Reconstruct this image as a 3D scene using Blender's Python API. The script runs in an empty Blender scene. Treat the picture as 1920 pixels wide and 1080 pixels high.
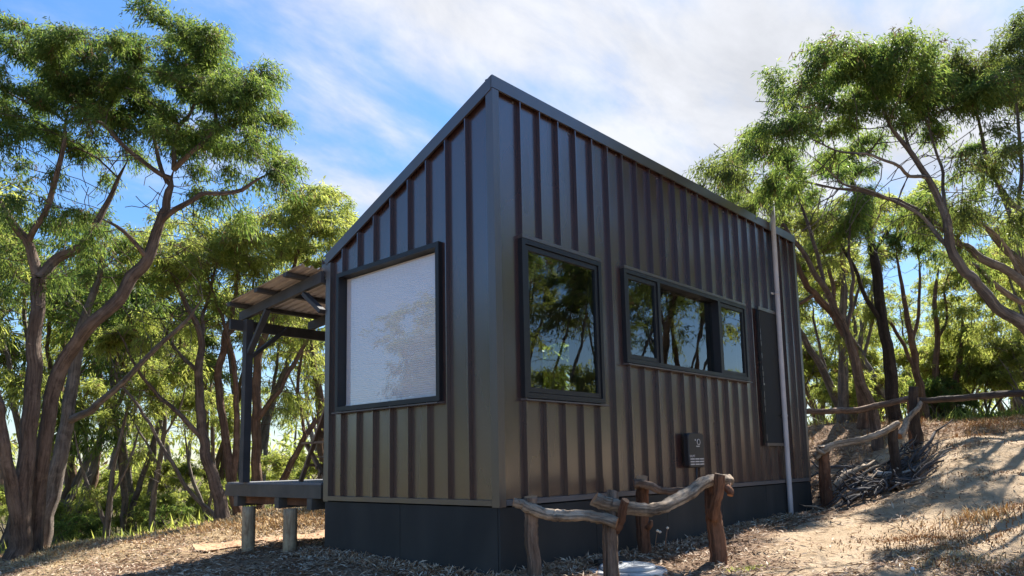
import bpy, math, random
import numpy as np
from mathutils import Vector, Matrix

# ------------------------------------------------------------------ camera, sky, sun, exposure
scene = bpy.context.scene
COL = scene.collection
CAM = np.array([-4.3266, -4.1343, 0.3422])
F_PX, CY_PX = 1379.55, 693.6            # focal length and optical centre for a frame 1920 wide
YAW, PITCH, ROLL = 0.7423, 0.1255, -0.0199

def cam_axes():
    cy, sy, cp, sp = math.cos(YAW), math.sin(YAW), math.cos(PITCH), math.sin(PITCH)
    d = np.array([cy * cp, sy * cp, sp]); r = np.array([sy, -cy, 0.0]); u = np.cross(r, d)
    c, s = math.cos(ROLL), math.sin(ROLL)
    return c * r + s * u, -s * r + c * u, d
RX, UX, DX = cam_axes()

cam_data = bpy.data.cameras.new('camera')
cam = bpy.data.objects.new('camera', cam_data)
COL.objects.link(cam)
cam.matrix_world = Matrix(((RX[0], UX[0], -DX[0], CAM[0]), (RX[1], UX[1], -DX[1], CAM[1]),
                           (RX[2], UX[2], -DX[2], CAM[2]), (0, 0, 0, 1)))
cam_data.sensor_width = 36.0
cam_data.lens = F_PX / 1920 * 36.0
cam_data.shift_y = (CY_PX - 540) / 1920
cam_data.clip_start = 0.05
cam_data.clip_end = 3000
scene.camera = cam

SUN_DIR = Vector((1.0, 0.10, 1.05)).normalized()
EL = math.asin(SUN_DIR.z)
AZ = math.atan2(SUN_DIR.x, SUN_DIR.y)
world = bpy.data.worlds.new('World')
scene.world = world
world.use_nodes = True

def N(nt, typ, **kw):
    n = nt.nodes.new(typ)
    for k, v in kw.items():
        if k == 'inp':
            for a, b in v.items():
                n.inputs[a].default_value = b
        else:
            setattr(n, k, v)
    return n

def L(nt, a, b):
    nt.links.new(a, b)

def math_node(nt, op, a, b=None, clamp=False):
    n = N(nt, 'ShaderNodeMath', operation=op, use_clamp=clamp)
    for i, v in enumerate((a, b)):
        if v is None:
            continue
        if isinstance(v, (int, float)):
            n.inputs[i].default_value = v
        else:
            L(nt, v, n.inputs[i])
    return n.outputs[0]

def build_sky():
    nt = world.node_tree
    bg = nt.nodes['Background']
    sky = N(nt, 'ShaderNodeTexSky', sky_type='NISHITA', sun_disc=False, sun_elevation=EL, sun_rotation=AZ,
            air_density=1.0, dust_density=0.4, ozone_density=2.0)
    tc = N(nt, 'ShaderNodeTexCoord')
    sep = N(nt, 'ShaderNodeSeparateXYZ'); L(nt, tc.outputs['Generated'], sep.inputs[0])
    # compress the very bright haze near the horizon and keep it blue, as the photograph's clear sky is
    bw = N(nt, 'ShaderNodeRGBToBW'); L(nt, sky.outputs[0], bw.inputs[0])
    fac = math_node(nt, 'DIVIDE', 1.0, math_node(nt, 'ADD', 1.0, math_node(nt, 'DIVIDE', bw.outputs[0], 5.0)))
    sc_ = N(nt, 'ShaderNodeVectorMath', operation='SCALE'); L(nt, sky.outputs[0], sc_.inputs[0]); L(nt, fac, sc_.inputs['Scale'])
    tn = N(nt, 'ShaderNodeVectorMath', operation='MULTIPLY'); L(nt, sc_.outputs[0], tn.inputs[0]); hz = N(nt, 'ShaderNodeMapRange', interpolation_type='SMOOTHSTEP', inp={'From Min': 0.0, 'From Max': 0.32}); L(nt, sep.outputs[2], hz.inputs['Value'])
    tm_ = N(nt, 'ShaderNodeMix', data_type='RGBA', inp={'A': (0.80, 0.86, 0.92, 1), 'B': (0.44, 0.65, 0.83, 1)}); L(nt, hz.outputs[0], tm_.inputs['Factor'])
    L(nt, tm_.outputs['Result'], tn.inputs[1])
    clear = tn.outputs[0]
    den = math_node(nt, 'MAXIMUM', math_node(nt, 'ADD', sep.outputs[2], 0.22), 0.05)
    px = math_node(nt, 'DIVIDE', sep.outputs[0], den)
    py = math_node(nt, 'DIVIDE', sep.outputs[1], den)
    comb = N(nt, 'ShaderNodeCombineXYZ'); L(nt, px, comb.inputs[0]); L(nt, py, comb.inputs[1])
    mp = N(nt, 'ShaderNodeMapping'); L(nt, comb.outputs[0], mp.inputs[0])
    mp.inputs['Rotation'].default_value = (0, 0, math.radians(12))
    mp.inputs['Scale'].default_value = (0.75, 1.35, 1)
    mp.inputs['Location'].default_value = (3.1, 1.7, 0.0)
    n1 = N(nt, 'ShaderNodeTexNoise', inp={'Scale': 1.15, 'Detail': 9.0, 'Roughness': 0.55, 'Distortion': 0.15})
    L(nt, mp.outputs[0], n1.inputs['Vector'])
    n2 = N(nt, 'ShaderNodeTexNoise', inp={'Scale': 3.6, 'Detail': 9.0, 'Roughness': 0.60, 'Distortion': 0.25})
    L(nt, mp.outputs[0], n2.inputs['Vector'])
    mixn = math_node(nt, 'ADD', math_node(nt, 'MULTIPLY', n1.outputs[0], 0.72), math_node(nt, 'MULTIPLY', n2.outputs[0], 0.28))
    # the bank of thin high cloud lies mostly over the sunny side of the sky
    dot = N(nt, 'ShaderNodeVectorMath', operation='DOT_PRODUCT')
    cd = (0.72 * DX + 0.35 * UX + 0.16 * RX); cd = cd / np.linalg.norm(cd)
    dot.inputs[1].default_value = tuple(cd)
    L(nt, tc.outputs['Generated'], dot.inputs[0])
    bias = math_node(nt, 'MULTIPLY', math_node(nt, 'SUBTRACT', dot.outputs['Value'], 0.885), 1.25)
    bias = math_node(nt, 'MAXIMUM', bias, -0.10)
    val = math_node(nt, 'ADD', mixn, bias)
    ramp = N(nt, 'ShaderNodeMapRange', interpolation_type='SMOOTHSTEP',
             inp={'From Min': 0.45, 'From Max': 0.66, 'To Min': 0.0, 'To Max': 0.95})
    L(nt, val, ramp.inputs['Value'])
    shade = N(nt, 'ShaderNodeMapRange', inp={'From Min': 0.35, 'From Max': 0.65, 'To Min': 1.78, 'To Max': 2.35})
    L(nt, n2.outputs[0], shade.inputs['Value'])
    cc = N(nt, 'ShaderNodeVectorMath', operation='SCALE')
    cc.inputs[0].default_value = (0.95, 0.96, 1.0)
    L(nt, shade.outputs[0], cc.inputs['Scale'])
    mix = N(nt, 'ShaderNodeMix', data_type='RGBA')
    L(nt, ramp.outputs[0], mix.inputs['Factor'])
    L(nt, clear, mix.inputs['A']); L(nt, cc.outputs[0], mix.inputs['B'])
    L(nt, mix.outputs['Result'], bg.inputs['Color'])
    bg.inputs['Strength'].default_value = 0.15
build_sky()

sun_data = bpy.data.lights.new('sun', 'SUN')
sun_data.energy = 4.5
sun_data.angle = math.radians(0.55)
sun_data.color = (1.0, 0.95, 0.87)
sun = bpy.data.objects.new('sun', sun_data)
COL.objects.link(sun)
sun.rotation_euler = SUN_DIR.to_track_quat('Z', 'Y').to_euler()
sun.location = (8, 2, 12)

vs = scene.view_settings
vs.view_transform = 'Standard'
vs.look = 'None'
vs.exposure = 1.55
vs.gamma = 1.0
vs.use_curve_mapping = False
scene.cycles.use_denoising = True
scene.cycles.max_bounces = 8
scene.cycles.transparent_max_bounces = 12
scene.cycles.sample_clamp_indirect = 8.0

# ------------------------------------------------------------------ helpers
rng = np.random.default_rng(11)
random.seed(5)

def at(px, py, depth):
    """point seen at (px, py) of the 1920 wide photograph, 'depth' metres along the view axis"""
    return CAM + depth * (RX * (px - 960) / F_PX + UX * (CY_PX - py) / F_PX + DX)

def lin(r, g, b):
    f = lambda c: ((c / 255 + 0.055) / 1.055) ** 2.4 if c > 10 else c / 255 / 12.92
    return (f(r), f(g), f(b), 1.0)

def tag(o, label=None, cat=None, group=None, kind=None):
    if label: o['label'] = label
    if cat: o['category'] = cat
    if group: o['group'] = group
    if kind: o['kind'] = kind
    return o

def root(name, loc, label, cat, group=None):
    o = bpy.data.objects.new(name, None)
    o.empty_display_size = 0.2
    COL.objects.link(o)
    o.location = loc
    return tag(o, label, cat, group)

def world_origin(p):
    v = Vector((0, 0, 0))
    while p is not None:
        v += p.location
        p = p.parent
    return v

def link_mesh(name, me, parent=None, loc=(0, 0, 0)):
    o = bpy.data.objects.new(name, me)
    COL.objects.link(o)
    if parent is not None:
        o.parent = parent
    o.location = loc
    return o

class MB:
    """collects shapes in world coordinates; build() links them as one mesh object"""
    def __init__(s):
        s.v = []; s.f = []; s.m = []; s.uv = {}; s.sm = []
    def face(s, idx, m=0, smooth=False):
        s.f.append(tuple(idx)); s.m.append(m); s.sm.append(smooth)
    def add(s, pts):
        b = len(s.v); s.v.extend([tuple(map(float, p)) for p in pts]); return b
    def hexa(s, p, m=0):
        b = s.add(p)
        for q in ((0, 3, 2, 1), (4, 5, 6, 7), (0, 1, 5, 4), (1, 2, 6, 5), (2, 3, 7, 6), (3, 0, 4, 7)):
            s.face([b + i for i in q], m)
    def box(s, x0, x1, y0, y1, z0, z1, m=0):
        s.hexa([(x0, y0, z0), (x1, y0, z0), (x1, y1, z0), (x0, y1, z0),
                (x0, y0, z1), (x1, y0, z1), (x1, y1, z1), (x0, y1, z1)], m)
    def bar(s, a, b, w, h, up=(0, 0, 1), m=0):
        a = np.array(a, float); b = np.array(b, float); t = b - a; t /= np.linalg.norm(t)
        up = np.array(up, float); x = np.cross(t, up); x /= np.linalg.norm(x); y = np.cross(x, t)
        x *= w / 2; y *= h / 2
        s.hexa([a - x - y, a + x - y, a + x + y, a - x + y, b - x - y, b + x - y, b + x + y, b - x + y], m)
    def quad(s, a, b, c, d, m=0):
        i = s.add((a, b, c, d)); s.face((i, i + 1, i + 2, i + 3), m)
    def tube(s, pts, rad, sides=12, cap=True, lump=0.0, m=0, mcap=0, seed=0, uvscale=1.0):
        pts = np.array(pts, float); n = len(pts)
        r0 = np.random.default_rng(seed)
        ph = r0.uniform(0, 6.28, 6)
        T = np.gradient(pts, axis=0); T /= np.linalg.norm(T, axis=1)[:, None]
        ref = np.array([0.13, 0.97, 0.2]) if abs(T[:, 2]).mean() > 0.7 else np.array([0.05, 0.1, 1.0])
        ln = 0.0; rings = []
        for i in range(n):
            x = np.cross(T[i], ref); x /= np.linalg.norm(x); y = np.cross(x, T[i])
            if i: ln += np.linalg.norm(pts[i] - pts[i - 1])
            b = len(s.v)
            for k in range(sides):
                a = 2 * math.pi * k / sides
                rr = rad[i] * (1 + lump * (0.5 * math.sin(2 * a + ph[0] + ln * 3.1) + 0.45 * math.sin(3 * a + ph[1] - ln * 5.3)
                     + 0.4 * math.sin(5 * a + ph[2] + ln * 2.0) + 0.5 * math.sin(ln * 9 + ph[3] + a)) + lump * r0.normal() * 0.35)
                p = pts[i] + rr * (math.cos(a) * x + math.sin(a) * y)
                s.v.append(tuple(p)); s.uv[len(s.v) - 1] = (a * rad[0] * uvscale, ln * uvscale)
            rings.append(b)
        for i in range(n - 1):
            for k in range(sides):
                k2 = (k + 1) % sides
                s.face((rings[i] + k, rings[i] + k2, rings[i + 1] + k2, rings[i + 1] + k), m, True)
        if cap:
            s.face([rings[0] + k for k in range(sides)][::-1], mcap)
            s.face([rings[-1] + k for k in range(sides)], mcap)
    def build(s, name, mats, parent=None, origin=None, fix=False, smooth=None):
        if not isinstance(mats, (list, tuple)): mats = [mats]
        wo = world_origin(parent) if parent is not None else Vector((0, 0, 0))
        lo = Vector((0, 0, 0))
        if origin is not None: lo = Vector(origin) - wo
        off = wo + lo
        me = bpy.data.meshes.new(name)
        me.from_pydata([(x - off.x, y - off.y, z - off.z) for x, y, z in s.v], [], s.f)
        for m in mats: me.materials.append(m)
        me.polygons.foreach_set('material_index', s.m)
        me.polygons.foreach_set('use_smooth', s.sm if smooth is None else [smooth] * len(s.f))
        if s.uv:
            uvl = me.uv_layers.new(name='bark')
            li = np.empty(len(me.loops), np.int32); me.loops.foreach_get('vertex_index', li)
            arr = np.zeros((len(s.v), 2)); 
            for k, v in s.uv.items(): arr[k] = v
            uvl.data.foreach_set('uv', arr[li].ravel())
        if fix:
            import bmesh
            bm = bmesh.new(); bm.from_mesh(me); bmesh.ops.recalc_face_normals(bm, faces=bm.faces); bm.to_mesh(me); bm.free()
        me.update()
        return link_mesh(name, me, parent, lo)

def np_mesh(name, V, Fc, mats, uv=None, tint=None, smooth=True, extra=None):
    V = np.asarray(V, np.float32); Fc = np.asarray(Fc, np.int32)
    me = bpy.data.meshes.new(name)
    me.vertices.add(len(V)); me.vertices.foreach_set('co', V.ravel())
    k = Fc.shape[1]
    me.loops.add(Fc.size); me.loops.foreach_set('vertex_index', Fc.ravel())
    me.polygons.add(len(Fc)); me.polygons.foreach_set('loop_start', np.arange(len(Fc), dtype=np.int32) * k)
    me.polygons.foreach_set('use_smooth', np.full(len(Fc), smooth))
    if uv is not None:
        l = me.uv_layers.new(name='bark'); l.data.foreach_set('uv', np.asarray(uv, np.float32)[Fc.ravel()].ravel())
    for nm, arr in ((extra or {}) | ({'tint': tint} if tint is not None else {})).items():
        a = me.attributes.new(nm, 'FLOAT', 'POINT'); a.data.foreach_set('value', np.asarray(arr, np.float32))
    for m in (mats if isinstance(mats, (list, tuple)) else [mats]): me.materials.append(m)
    me.update(calc_edges=True)
    return me

# ------------------------------------------------------------------ materials
def new_mat(name):
    m = bpy.data.materials.new(name); m.use_nodes = True
    nt = m.node_tree
    return m, nt, nt.nodes['Principled BSDF']

def ramp_node(nt, fac, stops):
    r = N(nt, 'ShaderNodeValToRGB'); e = r.color_ramp.elements
    while len(e) < len(stops): e.new(0.5)
    for el, (p, c) in zip(e, stops): el.position = p; el.color = c if len(c) == 4 else (*c, 1)
    L(nt, fac, r.inputs[0]); return r.outputs[0]

def noise(nt, vec, scale, detail=5, rough=0.55, dist=0.0):
    n = N(nt, 'ShaderNodeTexNoise', inp={'Scale': scale, 'Detail': detail, 'Roughness': rough, 'Distortion': dist})
    if vec is not None: L(nt, vec, n.inputs['Vector'])
    return n.outputs[0]

def mapped(nt, out, scale=(1, 1, 1), loc=(0, 0, 0)):
    mp = N(nt, 'ShaderNodeMapping'); L(nt, out, mp.inputs[0])
    mp.inputs['Scale'].default_value = scale; mp.inputs['Location'].default_value = loc
    return mp.outputs[0]

def bump(nt, h, strength, dist, bsdf):
    b = N(nt, 'ShaderNodeBump', inp={'Strength': strength, 'Distance': dist}); L(nt, h, b.inputs['Height'])
    L(nt, b.outputs[0], bsdf.inputs['Normal'])

def mat_steel(name, col, rough=0.38, dust=0.25, wave=0.25, spec=0.5, ior=1.5, zlo=-0.05, zhi=0.55):
    m, nt, b = new_mat(name)
    geo = N(nt, 'ShaderNodeNewGeometry'); pos = geo.outputs['Position']
    n1 = noise(nt, mapped(nt, pos, (1.2, 1.2, 0.7)), 1.6, 2, 0.5)
    n2 = noise(nt, mapped(nt, pos, (3, 3, 0.6)), 1.5, 1, 0.5)
    sep = N(nt, 'ShaderNodeSeparateXYZ'); L(nt, pos, sep.inputs[0])
    low = N(nt, 'ShaderNodeMapRange', inp={'From Min': zhi, 'From Max': zlo, 'To Min': 0.0, 'To Max': 0.55}); L(nt, sep.outputs[2], low.inputs['Value'])
    splash = math_node(nt, 'MULTIPLY', low.outputs[0], noise(nt, pos, 14, 3, 0.6))
    c1 = (*col, 1); c2 = tuple(min(1, c * 1.5 + 0.012 * f) for c, f in zip(col, (1.25, 1.0, 0.8))) + (1,)
    k = N(nt, 'ShaderNodeMapRange', inp={'From Min': 0.42, 'From Max': 0.72, 'To Min': 0.0, 'To Max': dust}); L(nt, n1, k.inputs['Value'])
    fac = math_node(nt, 'ADD', k.outputs[0], splash, True)
    mx = N(nt, 'ShaderNodeMix', data_type='RGBA', inp={'A': c1, 'B': c2}); L(nt, fac, mx.inputs['Factor'])
    L(nt, mx.outputs['Result'], b.inputs['Base Color'])
    rr = N(nt, 'ShaderNodeMapRange', inp={'From Min': 0.3, 'From Max': 0.7, 'To Min': rough - 0.03, 'To Max': rough + 0.06}); L(nt, n2, rr.inputs['Value'])
    L(nt, rr.outputs[0], b.inputs['Roughness'])
    b.inputs['Specular IOR Level'].default_value = spec; b.inputs['IOR'].default_value = ior
    if wave: bump(nt, noise(nt, mapped(nt, pos, (2.5, 2.5, 0.6)), 1.5, 1), wave, 0.02, b)
    return m

def mat_plain(name, col, rough=0.6, var=0.3, scale=8, bumps=0.2, metal=0.0, stretch=(1, 1, 1)):
    m, nt, b = new_mat(name)
    tc = N(nt, 'ShaderNodeTexCoord'); v = mapped(nt, tc.outputs['Object'], stretch)
    n = noise(nt, v, scale, 6, 0.6)
    lo = tuple(c * (1 - var) for c in col); hi = tuple(min(1, c * (1 + var)) for c in col)
    L(nt, ramp_node(nt, n, [(0.3, lo), (0.7, hi)]), b.inputs['Base Color'])
    b.inputs['Roughness'].default_value = rough; b.inputs['Metallic'].default_value = metal
    if bumps: bump(nt, noise(nt, v, scale * 5, 4), bumps, 0.01, b)
    return m

def mat_bark(name, dark, light, vs=30.0, strength=0.8, dist=0.03):
    m, nt, b = new_mat(name)
    uv = N(nt, 'ShaderNodeUVMap', uv_map='bark').outputs[0]
    tc = N(nt, 'ShaderNodeTexCoord').outputs['Object']
    f = noise(nt, mapped(nt, uv, (vs, vs * 0.13, 1)), 1.0, 8, 0.68, 0.35)
    g = noise(nt, tc, 2.2, 4, 0.6)
    fine = noise(nt, mapped(nt, uv, (vs * 4, vs * 0.6, 1)), 1.0, 4, 0.6, 0.4)
    h = math_node(nt, 'ADD', math_node(nt, 'MULTIPLY', f, 0.75), math_node(nt, 'MULTIPLY', fine, 0.25))
    mixv = math_node(nt, 'ADD', math_node(nt, 'MULTIPLY', h, 0.75), math_node(nt, 'MULTIPLY', g, 0.25))
    pt = N(nt, 'ShaderNodeMapRange', inp={'From Min': 0.52, 'From Max': 0.68, 'To Min': 0.0, 'To Max': 0.12}); L(nt, noise(nt, tc, 5.0, 5, 0.65), pt.inputs['Value'])
    mixv = math_node(nt, 'ADD', mixv, pt.outputs[0])
    L(nt, ramp_node(nt, mixv, [(0.40, dark), (0.50, tuple((a + c) / 2 for a, c in zip(dark, light))), (0.60, light)]), b.inputs['Base Color'])
    b.inputs['Roughness'].default_value = 0.9; b.inputs['Specular IOR Level'].default_value = 0.2
    bump(nt, h, strength, dist, b)
    return m

def mat_leaf(name, c1, c2, t1, t2, trans=0.45, odd=(0.16, 0.11, 0.05)):
    m, nt, b = new_mat(name)
    a = N(nt, 'ShaderNodeAttribute', attribute_name='tint')
    col = ramp_node(nt, a.outputs['Fac'], [(0.0, odd), (0.05, c1), (0.95, c2)])
    tcol = ramp_node(nt, a.outputs['Fac'], [(0.0, odd), (0.05, t1), (0.95, t2)])
    L(nt, col, b.inputs['Base Color']); b.inputs['Roughness'].default_value = 0.52
    b.inputs['Specular IOR Level'].default_value = 0.22
    t = N(nt, 'ShaderNodeBsdfTranslucent'); L(nt, tcol, t.inputs[0])
    mx = N(nt, 'ShaderNodeMixShader', inp={0: trans}); L(nt, b.outputs[0], mx.inputs[1]); L(nt, t.outputs[0], mx.inputs[2])
    L(nt, mx.outputs[0], nt.nodes['Material Output'].inputs[0])
    return m

def mat_tint(name, stops, rough=0.9, trans=0.0):
    m, nt, b = new_mat(name)
    a = N(nt, 'ShaderNodeAttribute', attribute_name='tint')
    L(nt, ramp_node(nt, a.outputs['Fac'], stops), b.inputs['Base Color'])
    b.inputs['Roughness'].default_value = rough; b.inputs['Specular IOR Level'].default_value = 0.25
    return m

def mat_glass(name, tint, ior):
    m, nt, b = new_mat(name)
    nt.nodes.remove(b)
    out = nt.nodes['Material Output']
    tr = N(nt, 'ShaderNodeBsdfTransparent', inp={0: tint})
    gl = N(nt, 'ShaderNodeBsdfGlossy', inp={'Color': (0.95, 0.98, 1, 1), 'Roughness': 0.0})
    geo = N(nt, 'ShaderNodeNewGeometry')
    wob = noise(nt, geo.outputs['Position'], 1.6, 2)
    bp = N(nt, 'ShaderNodeBump', inp={'Strength': 0.06, 'Distance': 0.02}); L(nt, wob, bp.inputs['Height'])
    L(nt, bp.outputs[0], gl.inputs['Normal'])
    fr = N(nt, 'ShaderNodeFresnel', inp={'IOR': ior})
    inv = math_node(nt, 'SUBTRACT', 1.0, geo.outputs['Backfacing'])
    fac = math_node(nt, 'MULTIPLY', fr.outputs[0], inv)
    mx = N(nt, 'ShaderNodeMixShader'); L(nt, fac, mx.inputs[0]); L(nt, tr.outputs[0], mx.inputs[1]); L(nt, gl.outputs[0], mx.inputs[2])
    L(nt, mx.outputs[0], out.inputs[0])
    return m

M = {}
M['clad'] = mat_steel('charcoal_cladding', (0.048, 0.023, 0.020), 0.235, 0.2, 0.10, 1.0, 1.68)
M['trim'] = mat_steel('charcoal_trim', (0.050, 0.036, 0.031), 0.34, 0.3, 0.06, 1.0, 1.6)
M['frame'] = mat_steel('black_window_frame', (0.011, 0.012, 0.016), 0.45, 0.10, 0.05)
M['sill'] = mat_steel('window_sill_flashing', (0.10, 0.09, 0.088), 0.45, 0.3, 0.05)
M['skirt'] = mat_steel('black_skirting_sheet', (0.022, 0.023, 0.023), 0.70, 0.6, 0.3, 0.4, 1.5, -0.62, -0.18)
M['glass'] = mat_glass('tinted_window_glass', (0.80, 0.85, 0.83, 1), 2.0)
M['clearglass'] = mat_glass('clear_window_glass', (0.96, 0.97, 0.97, 1), 1.95)
M['inside'] = mat_plain('interior_lining', (0.10, 0.085, 0.07), 0.8, 0.15, 4, 0)
M['blind'] = mat_plain('blind_fabric', (0.78, 0.735, 0.76), 0.8, 0.03, 3, 0)
M['pipe'] = mat_plain('grey_pvc', (0.50, 0.47, 0.47), 0.45, 0.10, 5, 0.02)
M['mesh'] = mat_plain('black_shade_mesh', (0.010, 0.011, 0.013), 0.75, 0.4, 60, 0.4)
M['heater'] = mat_plain('heater_casing', (0.022, 0.020, 0.022), 0.45, 0.15, 5, 0.02)
M['pale'] = mat_plain('pale_print', (0.55, 0.53, 0.52), 0.5, 0.05, 5, 0)
M['darkhole'] = mat_plain('dark_opening', (0.006, 0.006, 0.007), 0.7, 0.1, 5, 0)
M['bolt'] = mat_plain('zinc_screw', (0.30, 0.28, 0.26), 0.4, 0.2, 20, 0, 0.6)
M['deck'] = mat_plain('grey_deck_board', (0.20, 0.20, 0.21), 0.8, 0.25, 6, 0.2, 0, (1, 0.15, 1))
M['paint'] = mat_plain('charcoal_painted_timber', (0.052, 0.052, 0.056), 0.6, 0.25, 5, 0.15)
M['bluepaint'] = mat_plain('slate_painted_timber', (0.088, 0.078, 0.066), 0.65, 0.25, 5, 0.15)
M['pier'] = mat_bark('weathered_round_pier', (0.26, 0.17, 0.10), (0.50, 0.38, 0.24), 40, 0.4, 0.01)
M['roofsheet'] = mat_plain('verandah_roof_sheet', (0.54, 0.49, 0.45), 0.6, 0.12, 4, 0.05, 0, (0.3, 3, 1))
M['chair'] = mat_plain('oiled_chair_timber', (0.20, 0.12, 0.07), 0.6, 0.3, 12, 0.1, 0, (1, 1, 0.2))
M['log'] = mat_bark('stringy_log_bark', (0.085, 0.052, 0.036), (0.34, 0.235, 0.165), 24, 1.0, 0.045)
M['logred'] = mat_bark('red_brown_log_bark', (0.075, 0.035, 0.022), (0.27, 0.135, 0.078), 24, 1.0, 0.045)
M['loggrey'] = mat_bark('silver_grey_log_bark', (0.10, 0.072, 0.052), (0.52, 0.41, 0.30), 24, 1.0, 0.045)
M['logdark'] = mat_bark('dark_charred_log_bark', (0.025, 0.020, 0.018), (0.10, 0.075, 0.06), 30, 1.0, 0.02)
M['cut'] = mat_plain('fresh_cut_wood', (0.42, 0.20, 0.09), 0.8, 0.3, 30, 0.2)
M['cutpale'] = mat_plain('pale_cut_wood', (0.50, 0.36, 0.24), 0.8, 0.3, 30, 0.2)
M['dead'] = mat_bark('dead_branch_bark', (0.03, 0.028, 0.028), (0.14, 0.125, 0.12), 30, 0.8, 0.01)
M['deadpale'] = mat_bark('bleached_branch_bark', (0.30, 0.26, 0.22), (0.62, 0.55, 0.48), 30, 0.6, 0.01)
M['bark'] = mat_bark('fibrous_brown_bark', (0.070, 0.050, 0.040), (0.25, 0.185, 0.145), 20, 1.0, 0.06)
M['barkgrey'] = mat_bark('fibrous_grey_bark', (0.085, 0.070, 0.060), (0.31, 0.26, 0.22), 20, 1.0, 0.06)
M['barkdark'] = mat_bark('black_fire_scarred_bark', (0.018, 0.015, 0.014), (0.075, 0.060, 0.052), 20, 1.0, 0.06)
M['barkred'] = mat_bark('red_brown_bark', (0.085, 0.050, 0.036), (0.27, 0.175, 0.12), 20, 1.0, 0.06)
M['leaf'] = mat_leaf('peppermint_leaf', (0.032, 0.062, 0.020), (0.095, 0.138, 0.042), (0.12, 0.23, 0.045), (0.40, 0.49, 0.09), 0.5)
M['leafblue'] = mat_leaf('grey_green_leaf', (0.044, 0.070, 0.032), (0.090, 0.118, 0.045), (0.15, 0.21, 0.05), (0.32, 0.38, 0.07), 0.48)
M['leafgold'] = mat_leaf('yellow_green_leaf', (0.074, 0.102, 0.032), (0.170, 0.190, 0.058), (0.33, 0.42, 0.08), (0.66, 0.68, 0.15), 0.55)
M['litter'] = mat_tint('dry_leaf_litter', [(0.0, (0.10, 0.056, 0.036)), (0.30, (0.26, 0.155, 0.095)), (0.62, (0.46, 0.33, 0.22)), (1.0, (0.68, 0.57, 0.44))])
M['drygrass'] = mat_tint('dry_grass', [(0.0, (0.22, 0.09, 0.045)), (0.4, (0.42, 0.24, 0.10)), (0.75, (0.55, 0.38, 0.17)), (1.0, (0.66, 0.55, 0.36))])
M['lid'] = mat_plain('grey_tank_plastic', (0.42, 0.44, 0.45), 0.5, 0.12, 8, 0.05)
M['lidring'] = mat_plain('pale_concrete_ring', (0.50, 0.49, 0.47), 0.8, 0.15, 12, 0.2)
M['rubber'] = mat_plain('black_plastic', (0.02, 0.02, 0.02), 0.6, 0.2, 10, 0)
M['flower'] = mat_plain('dry_cream_flower', (0.75, 0.70, 0.58), 0.8, 0.1, 10, 0)
M['stone'] = mat_plain('white_pebble', (0.72, 0.70, 0.66), 0.7, 0.1, 10, 0.1)
# ------------------------------------------------------------------ terrain
CTRL = [(0, 2.5, -.54), (0, 1.2, -.56), (0, .3, -.57), (1.26, 0, -.545), (2.36, 0, -.55), (3.3, 0, -.53), (3.9, 0, -.49),
        (5.6, 0, -.48), (6.57, 0, -.43), (6.64, -.15, -.43), (7.31, -.94, -.09), (8.47, -.96, .49), (12.6, -1.8, .93),
        (13.67, -.02, 1.0), (12.0, .5, .95), (0, 4.07, -.61), (0, 3.15, -.56), (3, 2.5, -.5), (6.5, 2.5, -.35), (6.9, 1.2, -.36),
        (-4.3, -4.1, -1.12), (-3, -.5, -.86), (-1.2, -1.2, -.68), (0, -3, -.74), (2, -3.2, -.58), (-6, 0, -1.2), (-4, 4, -1.05),
        (4, -6, -.6), (10, -7, .5), (-2, 2, -.74), (2.2, -1.0, -.57)]
for px, py, dd in ((1900, 960, 7.5), (1900, 880, 9.5), (1900, 820, 11.5), (1650, 960, 8.8), (1560, 1000, 8.0), (1500, 1060, 6.2),
                   (1780, 858, 10.2), (1760, 885, 9.7), (1600, 905, 11.0), (1600, 835, 14), (1690, 925, 9.9), (1645, 930, 10.0), (1725, 905, 10.2), (1580, 918, 10.6), (1625, 885, 11.6), (1690, 872, 11.8), (1560, 900, 11.4), (1540, 805, 15.5), (1640, 815, 14.2),
                   (30, 1045, 10), (0, 1062, 9.6), (300, 1003, 12), (420, 976, 12.3), (607, 948, 12.6), (607, 1003, 10.4), (380, 1030, 9.6),
                   (100, 1075, 8.6), (300, 1075, 7.6), (195, 1025, 13.5), (285, 1012, 14.5)):
    CTRL.append(tuple(at(px, py, dd)))
CTRL += [(-4, 18, -2.0), (3, 18, -1.7), (10, 18, -1.2), (-14, 14, -2.2), (-10, 4, -1.7), (0, 30, -3.0), (14, 12, .2), (20, 4, 1.0),
         (20, -6, 1.3), (26, 12, .6), (10, 30, -2.2), (-10, -10, -1.6), (6, -14, -.6), (18, -16, .8), (32, 0, 1.0), (-20, 25, -3.2)]
CT = np.array(CTRL)

def tps_fit(P, lam=0.02):
    n = len(P); d = np.linalg.norm(P[:, None, :2] - P[None, :, :2], axis=2)
    K = np.where(d > 0, d * d * np.log(d + 1e-9), 0) + lam * np.eye(n)
    Q = np.c_[np.ones(n), P[:, :2]]
    A = np.block([[K, Q], [Q.T, np.zeros((3, 3))]])
    return np.linalg.solve(A, np.r_[P[:, 2], 0, 0, 0])
TW = tps_fit(CT)

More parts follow.
